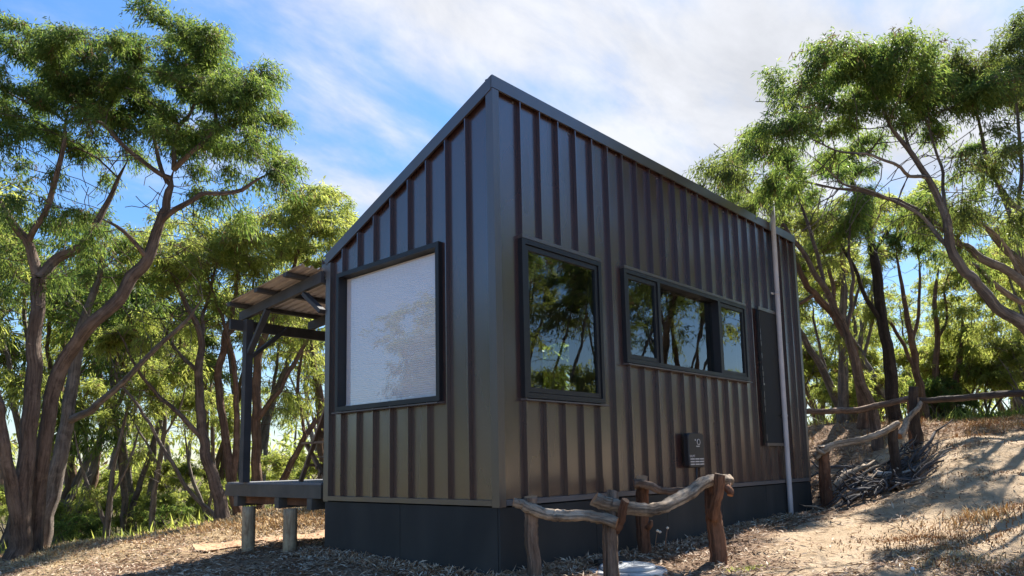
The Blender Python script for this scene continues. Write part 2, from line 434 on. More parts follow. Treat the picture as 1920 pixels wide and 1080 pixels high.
def vnoise(x, y, s, seed=0):
    x = np.asarray(x) * s + seed * 17.3; y = np.asarray(y) * s - seed * 9.1
    xi = np.floor(x).astype(np.int64); yi = np.floor(y).astype(np.int64); fx = x - xi; fy = y - yi
    fx = fx * fx * (3 - 2 * fx); fy = fy * fy * (3 - 2 * fy)
    def h(a, b):
        k = (a * 374761393 + b * 668265263 + seed * 1274126177) & 0x7fffffff
        k = ((k ^ (k >> 13)) * 1274126177) & 0x7fffffff
        return ((k ^ (k >> 16)) & 0xffff) / 65535.0
    return (h(xi, yi) * (1 - fx) * (1 - fy) + h(xi + 1, yi) * fx * (1 - fy) + h(xi, yi + 1) * (1 - fx) * fy + h(xi + 1, yi + 1) * fx * fy) - .5

def smooth01(a, lo, hi):
    t = np.clip((a - lo) / (hi - lo), 0, 1); return t * t * (3 - 2 * t)

def H(x, y, detail=True):
    x = np.atleast_1d(np.asarray(x, float)); y = np.atleast_1d(np.asarray(y, float))
    d2 = (x[:, None] - CT[None, :, 0]) ** 2 + (y[:, None] - CT[None, :, 1]) ** 2
    z = (0.5 * d2 * np.log(d2 + 1e-12)) @ TW[:len(CT)] + TW[-3] + TW[-2] * x + TW[-1] * y
    r = np.hypot(x - 2, y - 3)
    w = smooth01(r, 22, 40)
    z = np.clip(z, -4.5, 3.0) * (1 - w) + w * (-1.0 + 0.5 * vnoise(x, y, .02, 3))
    if detail:
        flat = 1 - 0.75 * np.exp(-np.maximum(0, np.maximum(np.abs(x - 3.3) - 3.4, np.abs(y - 1.25) - 1.5)) * 3)
        z = z + flat * (.10 * vnoise(x, y, .9, 1) + .05 * vnoise(x, y, 2.3, 2) + .045 * vnoise(x, y, 4.3, 4) + .02 * vnoise(x, y, 8.5, 5))
    return z

def gz(x, y): return float(H(x, y)[0])

def axis_coords(lo, hi, step, far):
    a = list(np.arange(lo, hi + 1e-6, step)); s = step; p = hi
    out = []
    while p < far: s *= 1.22; p += s; out.append(p)
    s = step; p = lo; lw = []
    while p > -far: s *= 1.22; p -= s; lw.append(p)
    return np.array(lw[::-1] + a + out)

def sand_mask(x, y):
    """1 where bare sand shows, 0 where bark and leaf litter covers it"""
    m = smooth01(-y + .18 * x + .55 * vnoise(x, y, .8, 8) + .5 * vnoise(x, y, 2.2, 9), 0.95, 2.0) * smooth01(x, -.3, 1.6)
    m = np.maximum(m, smooth01(-y, 3.5, 5) * smooth01(x + .4 * y, -2, 1))
    hollow = np.exp(-(((x - 7.4) / 2.1) ** 2 + ((y - .0) / 1.45) ** 4))
    ridge = smooth01(x, 9.8, 11.5)
    return np.clip(m * (1 - hollow) * (1 - .8 * ridge), 0, 1)

def build_ground():
    xs = axis_coords(-7, 15, .11, 700); ys = axis_coords(-7, 15, .11, 700)
    X, Y = np.meshgrid(xs, ys, indexing='ij'); nx, ny = X.shape
    x, y = X.ravel(), Y.ravel(); z = np.concatenate([H(a, b) for a, b in zip(np.array_split(x, 40), np.array_split(y, 40))])
    i = np.arange(nx * ny).reshape(nx, ny)
    Fc = np.stack([i[:-1, :-1].ravel(), i[1:, :-1].ravel(), i[1:, 1:].ravel(), i[:-1, 1:].ravel()], 1)
    m, nt, b = new_mat('sandy_ground')
    pos = N(nt, 'ShaderNodeNewGeometry').outputs['Position']
    att = N(nt, 'ShaderNodeAttribute', attribute_name='sand').outputs['Fac']
    gr = N(nt, 'ShaderNodeAttribute', attribute_name='green').outputs['Fac']
    n1 = noise(nt, pos, 3.0, 8, .65); n2 = noise(nt, pos, 45, 6, .7); n3 = noise(nt, pos, 14, 6, .7, .5)
    sand = ramp_node(nt, math_node(nt, 'ADD', math_node(nt, 'MULTIPLY', n1, .6), math_node(nt, 'MULTIPLY', n2, .4)),
                     [(.32, (.34, .235, .135)), (.5, (.50, .37, .24)), (.68, (.59, .46, .32))])
    lit = ramp_node(nt, math_node(nt, 'ADD', math_node(nt, 'MULTIPLY', n3, .55), math_node(nt, 'MULTIPLY', n2, .45)),
                    [(.34, (.11, .066, .042)), (.48, (.26, .17, .11)), (.60, (.40, .285, .19)), (.72, (.52, .41, .29))])
    grn = ramp_node(nt, n3, [(.35, (.05, .055, .02)), (.65, (.16, .14, .06))])
    th = N(nt, 'ShaderNodeMapRange', inp={'From Min': .38, 'From Max': .62})
    L(nt, math_node(nt, 'ADD', math_node(nt, 'MULTIPLY', att, .7), math_node(nt, 'MULTIPLY', n3, .35)), th.inputs['Value'])
    mx = N(nt, 'ShaderNodeMix', data_type='RGBA'); L(nt, th.outputs[0], mx.inputs['Factor']); L(nt, lit, mx.inputs['A']); L(nt, sand, mx.inputs['B'])
    mg = N(nt, 'ShaderNodeMix', data_type='RGBA'); L(nt, gr, mg.inputs['Factor']); L(nt, mx.outputs['Result'], mg.inputs['A']); L(nt, grn, mg.inputs['B'])
    sunlit_straw = N(nt, 'ShaderNodeAttribute', attribute_name='straw').outputs['Fac']  # dry straw colour, made paler to paint in the sunlit band by the deck
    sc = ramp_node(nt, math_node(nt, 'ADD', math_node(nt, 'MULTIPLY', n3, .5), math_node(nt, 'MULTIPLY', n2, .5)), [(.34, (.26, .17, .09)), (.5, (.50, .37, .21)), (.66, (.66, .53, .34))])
    ms_ = N(nt, 'ShaderNodeMix', data_type='RGBA'); L(nt, sunlit_straw, ms_.inputs['Factor']); L(nt, mg.outputs['Result'], ms_.inputs['A']); L(nt, sc, ms_.inputs['B'])
    L(nt, ms_.outputs['Result'], b.inputs['Base Color'])
    b.inputs['Roughness'].default_value = .95; b.inputs['Specular IOR Level'].default_value = .1
    bump(nt, math_node(nt, 'ADD', n3, math_node(nt, 'MULTIPLY', n2, .5)), 1.0, .05, b)
    r = np.hypot(x - 3, y - 1)
    green = np.maximum(smooth01(r, 13, 19), smooth01(y - .25 * x, 8.6, 10.5)) * .8 * smooth01(y, -3, 2)
    me = np_mesh('ground', np.c_[x, y, z], Fc, m, extra={'sand': sand_mask(x, y), 'green': green, 'straw': np.clip(smooth01(y - .1 * x + .6 * vnoise(x, y, 1.0, 31), 4.4, 5.6) * (1 - smooth01(y - .25 * x, 8.8, 10.0)) * (.75 + .5 * vnoise(x, y, 2.4, 32)), 0, .9)})  # straw mask follows the sunlit strip between cabin shadow and woods
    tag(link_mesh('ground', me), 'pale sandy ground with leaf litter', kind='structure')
build_ground()

def ribbon(name, pts, width, mat, lift, kind, label):
    V = []; Fc = []
    pts = np.array(pts, float); T = np.gradient(pts, axis=0); T /= np.linalg.norm(T, axis=1)[:, None]
    nrm = np.c_[-T[:, 1], T[:, 0]]; K = 7
    for i, p in enumerate(pts):
        for k in range(K):
            q = p + nrm[i] * width * (k / (K - 1) - .5) * (1 + .12 * math.sin(i * 1.3 + k))
            V.append((q[0], q[1], 0))
    V = np.array(V); V[:, 2] = H(V[:, 0], V[:, 1]) + lift
    for i in range(len(pts) - 1):
        for k in range(K - 1): Fc.append((i * K + k, i * K + k + 1, (i + 1) * K + k + 1, (i + 1) * K + k))
    tag(link_mesh(name, np_mesh(name, V, Fc, mat)), label, kind=kind)

pa, pb = at(370, 1031, 9.6), at(620, 1000, 10.4)
pdir = (pb - pa)[:2]
M['path'] = mat_plain('orange_gravel_path', (.50, .30, .17), .95, .25, 30, .6)
ribbon('path', [pa[:2] + pdir * t for t in np.linspace(-.02, 2.4, 50)], .75, M['path'], .03, 'structure', 'narrow orange gravel path below the deck')

# ------------------------------------------------------------------ the cabin
W_, L_, HT, HL = 2.50, 6.557, 3.665, 2.594
PITCHR = .2654
house = root('tiny_house', (3.28, 1.25, -.5), 'charcoal standing seam tiny house with single pitch roof on black skirting', 'tiny house')

class Wall:
    """a wall seen as u (along), n (outward), z (up)"""
    def __init__(s, o, ud, nd, a=(1, 0, 1, 0)): s.o = np.array(o, float); s.u = np.array(ud, float); s.n = np.array(nd, float); s.a = a
    def p(s, u, n, z):      # a holds the survey scale and offset of the wall's own measurements
        q = s.o + s.u * (u * s.a[0] + s.a[1]) + s.n * n; return (q[0], q[1], z * s.a[2] + s.a[3])
    def box(s, mb, u0, u1, n0, n1, z0, z1, m=0):
        mb.hexa([s.p(u0, n0, z0), s.p(u1, n0, z0), s.p(u1, n1, z0), s.p(u0, n1, z0),
                 s.p(u0, n0, z1), s.p(u1, n0, z1), s.p(u1, n1, z1), s.p(u0, n1, z1)], m)
WL = Wall((0, .040, 0), (1, 0, 0), (0, -1, 0), (1.00968, .0419, 1.00968, -.0033))
WG = Wall((.040, 0, 0), (0, 1, 0), (-1, 0, 0), (1.00925, .0382, 1.00925, -.0032))
WR = Wall((0, W_ - .040, 0), (1, 0, 0), (0, 1, 0))
WE = Wall((L_ - .040, 0, 0), (0, 1, 0), (1, 0, 0))
slope_top = lambda v: HT - (HT - HL) * v / W_
flat_top = lambda h: (lambda v: h)

def cut_segments(z0, z1, holes):
    segs = [(z0, z1)]
    for a, b in holes:
        nxt = []
        for s0, s1 in segs:
            if b <= s0 or a >= s1: nxt.append((s0, s1)); continue
            if a > s0: nxt.append((s0, a))
            if b < s1: nxt.append((b, s1))
        segs = nxt
    return [s for s in segs if s[1] - s[0] > .01]

def clad(wall, parent, u0, u1, ribs, top, openings, zb=.045, cap=.118):
    edges = [u0] + list(ribs) + [u1]
    for i in range(len(edges) - 1):
        a, b = edges[i], edges[i + 1]
        cut = any(min(b, o[1]) - max(a, o[0]) > .99 * (b - a) for o in openings)
        lo, hi = MB(), MB()
        br = sorted({a, b} | {e for o in openings for e in (o[0], o[1]) if a < e < b})
        for p, q in zip(br[:-1], br[1:]):
            mid = (p + q) / 2
            for z0, z1 in cut_segments(zb, 90, [(o[2], o[3]) for o in openings if o[0] < mid < o[1]]):
                mb = lo if cut and z1 < 80 else hi
                t0 = top(p) - .02 if z1 > 80 else z1; t1 = top(q) - .02 if z1 > 80 else z1
                mb.quad(wall.p(p, 0, z0), wall.p(q, 0, z0), wall.p(q, 0, t1), wall.p(p, 0, t0))
        if i > 0:
            for z0, z1 in cut_segments(zb, 90, [(o[2], o[3]) for o in openings if o[0] - .012 < a < o[1]]):
                mb = lo if cut and z1 < 80 else hi
                t0 = top(a) - cap if z1 > 80 else z1; t1 = top(a + .012) - cap if z1 > 80 else z1
                mb.hexa([wall.p(a, .001, z0), wall.p(a + .012, .001, z0), wall.p(a + .012, .042, z0), wall.p(a, .042, z0),
                         wall.p(a, .001, t0), wall.p(a + .012, .001, t1), wall.p(a + .012, .042, t1), wall.p(a, .042, t0)])
        for mb in (lo, hi):
            if mb.v: mb.build('wall_panel', M['clad'], parent)

def lining(wall, name, ulo, uhi, top, openings):
    """the insulated wall core behind the steel sheets, with its openings"""
    mb = MB()
    br = sorted({ulo, uhi} | {e for o in openings for e in (o[0], o[1])})
    for p, q in zip(br[:-1], br[1:]):
        mid = (p + q) / 2
        for z0, z1 in cut_segments(0.0, 90, [(o[2], o[3]) for o in openings if o[0] < mid < o[1]]):
            t0 = top(p) - .05 if z1 > 80 else z1; t1 = top(q) - .05 if z1 > 80 else z1
            mb.hexa([wall.p(p, -.09, z0), wall.p(q, -.09, z0), wall.p(q, -.006, z0), wall.p(p, -.006, z0),
                     wall.p(p, -.09, t0), wall.p(q, -.09, t1), wall.p(q, -.006, t1), wall.p(p, -.006, t0)])
    return mb.build(name, M['inside'], house)

OP_L = [(.31, 1.43, .90, 2.25), (1.865, 4.605, 1.335, 2.285)]
OP_G = [(.68, 2.22, .90, 2.30)]
OP_R = [(3.36, 4.20, .55, 2.12)]
long_wall = lining(WL, 'long_wall', 0.006, 6.405, flat_top(HT - .04), OP_L)
gable_wall = lining(WG, 'gable_wall', 0.0935, 2.303, lambda v: slope_top(v) - .06, OP_G)
rear_wall = lining(WR, 'rear_wall', 0.05, L_ - .05, flat_top(HL - .03), OP_R)
end_wall = lining(WE, 'end_wall', 0.133, W_ - .134, lambda v: slope_top(v) - .03, [])
clad(WL, long_wall, .005, 6.406, [.304 + PITCHR * i for i in range(23)], flat_top(HT - .035), OP_L, cap=.085)
clad(WG, gable_wall, .008, 2.393, [.2996 + .2639 * i for i in range(8)], lambda v: slope_top(v) - .045, OP_G, cap=.08)
clad(WR, rear_wall, .047, L_ - .047, [.304 + PITCHR * i for i in range(23)], flat_top(HL), OP_R)
clad(WE, end_wall, .047, W_ - .047, [.2996 + .2639 * i for i in range(8)], slope_top, [])

# corner flashings, base trim, caps
def corner(sx, sy, ztop):
    mb = MB()
    cx, cy = (0 if sx < 0 else L_), (0 if sy < 0 else W_)
    sp = lambda a, b: (min(a, b), max(a, b))
    mb.box(*sp(cx + sx * .004, cx - sx * .046), *sp(cy + sy * .004, cy - sy * .080), -.014, ztop)
    mb.box(*sp(cx - sx * .0465, cx - sx * .074), *sp(cy + sy * .004, cy - sy * .046), -.014, ztop)
    mb.build('corner_flashing', M['trim'], house)
corner(-1, -1, HT - .115); corner(1, -1, HT - .115); corner(-1, 1, HL - .10); corner(1, 1, HL - .10)
for wall, u0, u1 in ((WL, .034, 6.379), (WG, .042, 2.357), (WR, .076, L_ - .076), (WE, .082, W_ - .082)):
    mb = MB(); wall.box(mb, u0, u1, 0.0, .046, 0.0, .044); mb.build('base_trim', M['sill'] if wall is WL else M['trim'], house)
roof = MB()
roof.hexa([(.014, .014, HT - .045), (L_ - .014, .014, HT - .045), (L_ - .014, W_ + .06, HL - .070), (.014, W_ + .06, HL - .070),
           (.014, .014, HT - .012), (L_ - .014, .014, HT - .012), (L_ - .014, W_ + .06, HL - .037), (.014, W_ + .06, HL - .037)])
for i in range(17):
    x = .2 + i * .385
    roof.hexa([(x, .05, HT - .030), (x + .02, .05, HT - .030), (x + .02, W_ + .04, HL - .035), (x, W_ + .04, HL - .035),
               (x, .05, HT - .004), (x + .02, .05, HT - .004), (x + .02, W_ + .04, HL - .006), (x, W_ + .04, HL - .006)])
rf = roof.build('roof', M['clad'], house)
mb = MB(); mb.box(-.008, L_ + .008, -.008, .012, HT - .112, HT + .002); mb.box(.013, L_ - .013, .0125, .10, HT - .008, HT + .001)
mb.build('ridge_cap', M['trim'], rf)
for x0, x1 in ((-.010, .012), (L_ - .012, L_ + .010)):
    mb = MB(); a, b = .0125, W_ + .004
    mb.hexa([(x0, a, slope_top(a) - .120), (x1, a, slope_top(a) - .120), (x1, b, slope_top(b) - .113), (x0, b, slope_top(b) - .113),
             (x0, a, slope_top(a) + .003), (x1, a, slope_top(a) + .003), (x1, b, slope_top(b) + .003), (x0, b, slope_top(b) + .003)])
    mb.build('barge_cap', M['trim'], rf)
mb = MB(); mb.box(0.0, L_, W_ + .008, W_ + .09, HL - .135, HL - .09); mb.box(0.0, L_, W_ + .082, W_ + .09, HL - .09, HL - .045)
mb.build('gutter', M['trim'], rf)
mb = MB(); mb.box(.0, .07, W_ + .012, W_ + .075, 2.36, HL - .136); mb.build('downpipe', M['trim'], rf)
mb = MB(); mb.box(.135, L_ - .135, .135, W_ - .137, .02, .06); mb.build('floor', M['inside'], house)
# tiny screws under the caps
mb = MB()
for i in range(24):
    if i % 3 == 0:
        c = np.array(WL.p(.304 + PITCHR * i - .05, .004, HT - .16 - .03 * (i % 2)))
        mb.box(c[0] - .006, c[0] + .006, c[1] - .004, c[1] + .003, c[2] - .006, c[2] + .006)
mb.build('screws', M['bolt'], house)['kind'] = 'stuff'

# skirting of butted sheets
def skirt(wall, u0, u1, joints, sunk):
    e = [u0] + joints + [u1]
    for a, b in zip(e[:-1], e[1:]):
        mb = MB(); wall.box(mb, a + .003, b - .003, -sunk - .02, -sunk, -1.0, -.013); mb.build('skirting_sheet', M['skirt'], house)
skirt(WL, -.036, 6.455, [1.25, 2.5, 3.72, 4.93], -.034)
skirt(WG, -.009, 2.43, [1.22], -.032)
skirt(WR, .03, L_ - .03, [2.4, 4.8], -.02); skirt(WE, .03, W_ - .03, [], -.03)

# windows
def frame_rect(mb, wall, u0, u1, z0, z1, w, n0, n1, m=0):
    wall.box(mb, u0, u1, n0, n1, z1 - w, z1, m); wall.box(mb, u0, u1, n0, n1, z0, z0 + w, m)
    wall.box(mb, u0, u0 + w, n0, n1, z0 + w, z1 - w, m); wall.box(mb, u1 - w, u1, n0, n1, z0 + w, z1 - w, m)

def sill_strip(wall, parent, u0, u1, z, n):
    mb = MB(); mb.hexa([wall.p(u0, 0.0, z - .022), wall.p(u1, 0.0, z - .022), wall.p(u1, n, z - .022), wall.p(u0, n, z - .022),
                        wall.p(u0, 0.0, z), wall.p(u1, 0.0, z), wall.p(u1, n, z - .010), wall.p(u0, n, z - .010)])
    mb.build('sill', M['sill'], parent)

def pane(wall, parent, u0, u1, z0, z1, n, mat='glass'):
    mb = MB(); wall.box(mb, u0, u1, n - .006, n, z0, z1); mb.build('pane', M[mat], parent, fix=True)

wg = MB(); frame_rect(wg, WG, .655, 2.245, .892, 2.325, .045, -.085, .050)
win = wg.build('gable_window', M['frame'], house)
mb = MB(); WG.box(mb, .708, 2.192, -.072, -.046, .942, .962); mb.build('blind_rail', M['blind'], win)
sill_strip(WG, win, .645, 2.255, .890, .085)
pane(WG, win, .703, 2.197, .94, 2.277, -.030, 'clearglass')
mb = MB(); n = 62
for k in range(n):
    z0 = .963 + (2.272 - .963) * k / n; z1 = .963 + (2.272 - .963) * (k + 1) / n; zm = (z0 + z1) / 2
    for (za, na, zb_, nb) in ((z0, -.052, zm, -.056), (zm, -.056, z1, -.052)):
        mb.quad(WG.p(.706, na, za), WG.p(2.194, na, za), WG.p(2.194, nb, zb_), WG.p(.706, nb, zb_))
mb.build('blind', M['blind'], win)

def sash(wall, win, u0, u1, z0, z1, n, w=.042):
    mb = MB(); frame_rect(mb, wall, u0, u1, z0, z1, w, n - .04, n); s = mb.build('sash', M['frame'], win)
    pane(wall, win, u0 + w, u1 - w, z0 + w, z1 - w, n - .018); return s

w2 = MB(); frame_rect(w2, WL, .287, 1.445, .885, 2.272, .044, -.085, .050); win2 = w2.build('awning_window', M['frame'], house)
mb = MB(); WL.box(mb, .287, 1.445, 0.0, .054, 2.274, 2.305); mb.build('head_flashing', M['trim'], win2)
sill_strip(WL, win2, .283, 1.468, .883, .070); sash(WL, win2, .337, 1.395, .935, 2.222, .036)

w3 = MB(); frame_rect(w3, WL, 1.842, 4.625, 1.320, 2.292, .044, -.085, .050)
WL.box(w3, 2.478, 2.530, -.085, .050, 1.364, 2.248); WL.box(w3, 3.865, 3.917, -.085, .050, 1.364, 2.248)
win3 = w3.build('ribbon_window', M['frame'], house)
mb = MB(); WL.box(mb, 1.842, 4.625, 0.0, .054, 2.294, 2.322); mb.build('head_flashing', M['trim'], win3)
sill_strip(WL, win3, 1.838, 4.65, 1.318, .070)
sash(WL, win3, 1.892, 2.472, 1.370, 2.242, .036); sash(WL, win3, 3.923, 4.575, 1.370, 2.242, .036)
pane(WL, win3, 2.530, 3.865, 1.364, 2.248, -.045)

w4 = MB(); frame_rect(w4, WR, 3.35, 4.21, .54, 2.13, .05, -.085, .04); win4 = w4.build('rear_door', M['frame'], house)
pane(WR, win4, 3.40, 4.16, .59, 2.08, -.02)

# black roll-down mesh screen by the pipe
mb = MB(); WL.box(mb, 4.998, 5.55, .046, .056, .535, 2.300); ms = mb.build('mesh_screen', M['mesh'], house)
mb = MB(); WL.box(mb, 4.975, 5.565, .046, .064, 2.302, 2.345); WL.box(mb, 4.975, 5.565, .046, .070, .495, .533); mb.build('screen_rail', M['trim'], ms)
for u, z in ((4.985, 2.318), (5.555, 2.318), (4.99, .515), (5.55, .515), (4.985, 1.30), (5.557, 1.45)):
    mb = MB(); WL.box(mb, u - .012, u + .012, .0715, .080, z - .012, z + .012); mb.build('screw', M['bolt'], ms)
mb = MB(); r0 = np.random.default_rng(4); z = .56
while z < 2.28:
    l = r0.uniform(.03, .09)
    if r0.random() < .6: WL.box(mb, 5.0, 5.0 + r0.uniform(.010, .022), .0565, .060, z, z + l)
    z += l + .02
mb.build('seam_tape', M['trim'], ms)['kind'] = 'stuff'

# grey vent pipe with saddle clips
pp = [np.array(WL.p(5.555 + .006 * t + .055 * max(0, t - .55), .085 + .006 * t, -.62 + 4.60 * t)) for t in np.linspace(0, 1, 12)]
mb = MB(); mb.tube(pp, [.034] * 12, 16); pipe = mb.build('vent_pipe', M['pipe'], house)
for z in (.905, 2.60):
    mb = MB(); c = 5.562
    mb.tube([WL.p(c, .086, z - .012), WL.p(c, .086, z + .012)], [.038, .038], 16)
    WL.box(mb, c - .105, c - .036, .046, .056, z - .012, z + .012); mb.build('pipe_clip', M['pipe'], pipe)
mb = MB(); mb.tube([WL.p(5.24, .03, -.47), WL.p(5.24, .06, -.44), WL.p(5.245, .08, -.47)], [.012] * 3, 8); mb.build('drain_elbow', M['pipe'], house)

# instant gas heater
def rounded(wall, mb, u0, u1, z0, z1, r, n0, n1, m=0):
    pts = []
    for cx, cz, a0 in ((u1 - r, z1 - r, 0), (u0 + r, z1 - r, 90), (u0 + r, z0 + r, 180), (u1 - r, z0 + r, 270)):
        for k in range(5):
            a = math.radians(a0 + 22.5 * k); pts.append((cx + r * math.cos(a), cz + r * math.sin(a)))
    k = len(pts); ins = [((u - (u0 + u1) / 2) * .965 + (u0 + u1) / 2, (z - (z0 + z1) / 2) * .965 + (z0 + z1) / 2) for u, z in pts]
    b = mb.add([wall.p(u, n0, z) for u, z in pts] + [wall.p(u, n1 - .012, z) for u, z in pts] + [wall.p(u, n1, z) for u, z in ins])
    for i in range(k):
        j = (i + 1) % k
        mb.face((b + i, b + j, b + k + j, b + k + i), m); mb.face((b + k + i, b + k + j, b + 2 * k + j, b + 2 * k + i), m)
    mb.face([b + 2 * k + i for i in range(k)], m); mb.face([b + i for i in range(k)][::-1], m)
mb = MB(); rounded(WL, mb, 2.885, 3.222, .250, .627, .035, .0425, .105); heat = mb.build('gas_water_heater', M['heater'], house)
for i in range(3):
    for j in range(3):
        u = 2.905 + .104 * i; z = .338 - .029 * j
        mb = MB(); WL.box(mb, u, u + .086, .1052, .109, z, z + .0125); mb.build('vent_slot', M['pale'], heat)
def ring(wall, mb, cu, cz, r0_, r1_, n0, n1, sx=1.0, k=20):
    for i in range(k):
        a, b = 2 * math.pi * i / k, 2 * math.pi * (i + 1) / k
        q = lambda r, t, nn: wall.p(cu + sx * r * math.cos(t), nn, cz + r * math.sin(t))
        mb.quad(q(r0_, a, n1), q(r1_, a, n1), q(r1_, b, n1), q(r0_, b, n1)); mb.quad(q(r1_, a, n0), q(r1_, b, n0), q(r1_, b, n1), q(r1_, a, n1))
mb = MB(); ring(WL, mb, 3.095, .530, .0, .026, .1052, .108); mb.build('flue_opening', M['darkhole'], heat)
mb = MB(); ring(WL, mb, 3.095, .530, .027, .033, .1052, .114); mb.build('flue_ring', M['pale'], heat)
mb = MB(); ring(WL, mb, 3.028, .552, .0, .009, .1052, .110); mb.build('plug', M['pale'], heat)
mb = MB(); WL.box(mb, 3.045, 3.12, .1052, .1065, .478, .488); mb.build('flue_label', M['pale'], heat)
tx = bpy.data.curves.new('lettering', 'FONT'); tx.body = 'RAUMT'; tx.size = .036; tx.extrude = .0006; tx.materials.append(M['pale'])
tmp = bpy.data.objects.new('tmp', tx); COL.objects.link(tmp); bpy.context.view_layer.update()
tme = bpy.data.meshes.new_from_object(tmp.evaluated_get(bpy.context.evaluated_depsgraph_get())); bpy.data.objects.remove(tmp)
to = link_mesh('lettering', tme, heat)
to.rotation_euler = (math.pi / 2, 0, 0); to.location = Vector(WL.p(2.892, .1062, .364)) - world_origin(heat)
mb = MB(); mb.tube([WL.p(3.05, .09, .251), WL.p(3.05, .09, .10), WL.p(3.05, .04, .06)], [.011] * 3, 8); mb.build('gas_pipe', M['heater'], heat)

# ------------------------------------------------------------------ deck
deck = root('deck', (2.5, 3.57, -.5), 'grey board deck on round piers beside the cabin', 'deck')
y = W_ + .075; first = None
while y < 4.60:
    if first is None:
        mb = MB(); mb.box(0, 5.2, 0, .088, 0, .022); first = mb.build('deck_board', M['deck'], None).data
        bpy.data.objects.remove([o for o in COL.objects if o.data is first][0])
    link_mesh('deck_board', first, deck, Vector((.012, y, .152)) - world_origin(deck)); y += .093
mb = MB(); mb.box(0.0, .042, W_ + .055, 4.645, .012, .150); mb.build('fascia', M['bluepaint'], deck)
mb = MB(); mb.box(.043, 5.21, 4.600, 4.643, .012, .150); mb.build('fascia', M['bluepaint'], deck)
for x in (.45, .9, 1.35, 1.8, 2.25, 2.7, 3.15, 3.6, 4.05, 4.5, 4.95):
    mb = MB(); mb.box(x, x + .045, W_ + .055, 4.598, .012, .150); mb.build('joist', M['bluepaint'], deck)
for yb in (2.70, 3.36, 4.30):
    mb = MB(); mb.box(-.015, 5.0, yb, yb + .09, -.105, .010); mb.build('bearer', M['bluepaint'], deck)
mb = MB(); mb.box(.09, .14, 2.75, 4.40, -.075, .008); mb.build('bearer', M['logred'], deck)
for x, yp in ((.02, 4.08), (.02, 3.17), (2.4, 4.08), (2.4, 3.17), (4.8, 4.08), (4.8, 3.17)):
    mb = MB(); g = gz(x, yp); pts = [(x, yp, g - .3 + t * (-.106 - g + .3)) for t in np.linspace(0, 1, 9)]
    mb.tube(pts, [.074] * 9, 18, lump=.015, seed=int(yp * 10)); mb.build('pier', M['pier'], deck)

# ------------------------------------------------------------------ verandah
ver = root('verandah', (2.4, 4.3, .174), 'charcoal timber verandah frame with ribbed sheet roof on the deck', 'verandah')
YP = 4.17
def rz(yy): return 2.262 + .0945 * (4.17 - yy)          # top of the rafters
for x in (.0, 2.5, 5.0):
    mb = MB(); mb.box(x - .045, x + .045, YP - .045, YP + .045, .1745, 2.13); mb.build('post', M['paint'], ver)
    mb = MB(); mb.bar((x, YP - .046, 1.72), (x, YP - .46, 2.19), .04, .07, (1, 0, 0)); mb.build('brace', M['paint'], ver)
    for sgn in ((1,) if x == 0 else (-1,) if x == 5 else (1, -1)):
        mb = MB(); mb.bar((x + sgn * .046, YP, 1.68), (x + sgn * .52, YP, 2.08), .04, .075, (0, 1, 0)); mb.build('brace', M['paint'], ver)
mb = MB(); mb.box(-.20, 5.2, YP + .046, YP + .095, 2.00, 2.125); mb.build('beam', M['paint'], ver)
for x in (-.01, .95, 1.9, 2.85, 3.8, 4.75):
    mb = MB(); mb.hexa([(x - .025, W_ + .045, rz(W_) - .125), (x + .025, W_ + .045, rz(W_) - .125), (x + .025, 4.34, rz(4.34) - .11), (x - .025, 4.34, rz(4.34) - .11),
                        (x - .025, W_ + .045, rz(W_)), (x + .025, W_ + .045, rz(W_)), (x + .025, 4.34, rz(4.34)), (x - .025, 4.34, rz(4.34))])
    mb.build('rafter', M['paint'], ver)
mb = MB(); mb.bar((-.01, 2.90, rz(2.9) - .15), (-.01, 2.55, 1.98), .045, .075, (1, 0, 0)); mb.build('brace', M['paint'], ver)
for yb in (2.90, 3.53, 4.17):
    mb = MB(); mb.box(-.26, 5.1, yb - .035, yb + .035, rz(yb) + .004, rz(yb) + .05); mb.build('batten', M['paint'], ver)
# ribbed sheets lapped along the battens
xs = np.linspace(-.25, 5.1, 7)
for x0, x1 in zip(xs[:-1], xs[1:]):
    mb = MB(); k = 24; prev = None
    for i in range(k * 3 + 1):
        xx = x0 + (x1 - x0) * i / (k * 3); up = .026 if i % 9 in (3, 4, 5) else .0
        zl = lambda yy: rz(yy) + .053 + up
        cur = mb.add([(xx, W_ + .14, zl(W_ + .14)), (xx, 4.27, zl(4.27)), (xx, W_ + .14, zl(W_ + .14) + .002), (xx, 4.27, zl(4.27) + .002)])
        if prev is not None:
            mb.face((prev, prev + 1, cur + 1, cur)); mb.face((prev + 2, cur + 2, cur + 3, prev + 3)); mb.face((prev + 1, prev + 3, cur + 3, cur + 1))
        prev = cur
    mb.build('roof_sheet', M['roofsheet'], ver)

# folding timber chair on the deck
ch = root('folding_chair', (.55, 3.2, .175), 'brown timber folding chair standing on the deck against the cabin', 'chair')
for x in (.30, .80):
    mb = MB(); mb.bar((x, 3.43, .178), (x, 2.91, 1.02), .028, .05, (1, 0, 0)); mb.build('back_leg', M['chair'], ch)
    mb = MB(); mb.bar((x + .03, 2.95, .178), (x + .03, 3.37, .60), .028, .05, (1, 0, 0)); mb.build('front_leg', M['chair'], ch)
    mb = MB(); mb.box(x - .02, x + .05, 2.90, 3.40, .60, .625); mb.build('armrest', M['chair'], ch)
for i in range(6):
    mb = MB(); yy = 3.01 + i * .065; mb.box(.33, .815, yy, yy + .05, .445, .463); mb.build('seat_slat', M['chair'], ch)
for t in (.62, .74, .86, .97):
    yy, zz = 3.43 - .52 * t, .178 + .842 * t
    mb = MB(); mb.bar((.314, yy, zz), (.786, yy, zz), .016, .07); mb.build('back_slat', M['chair'], ch)
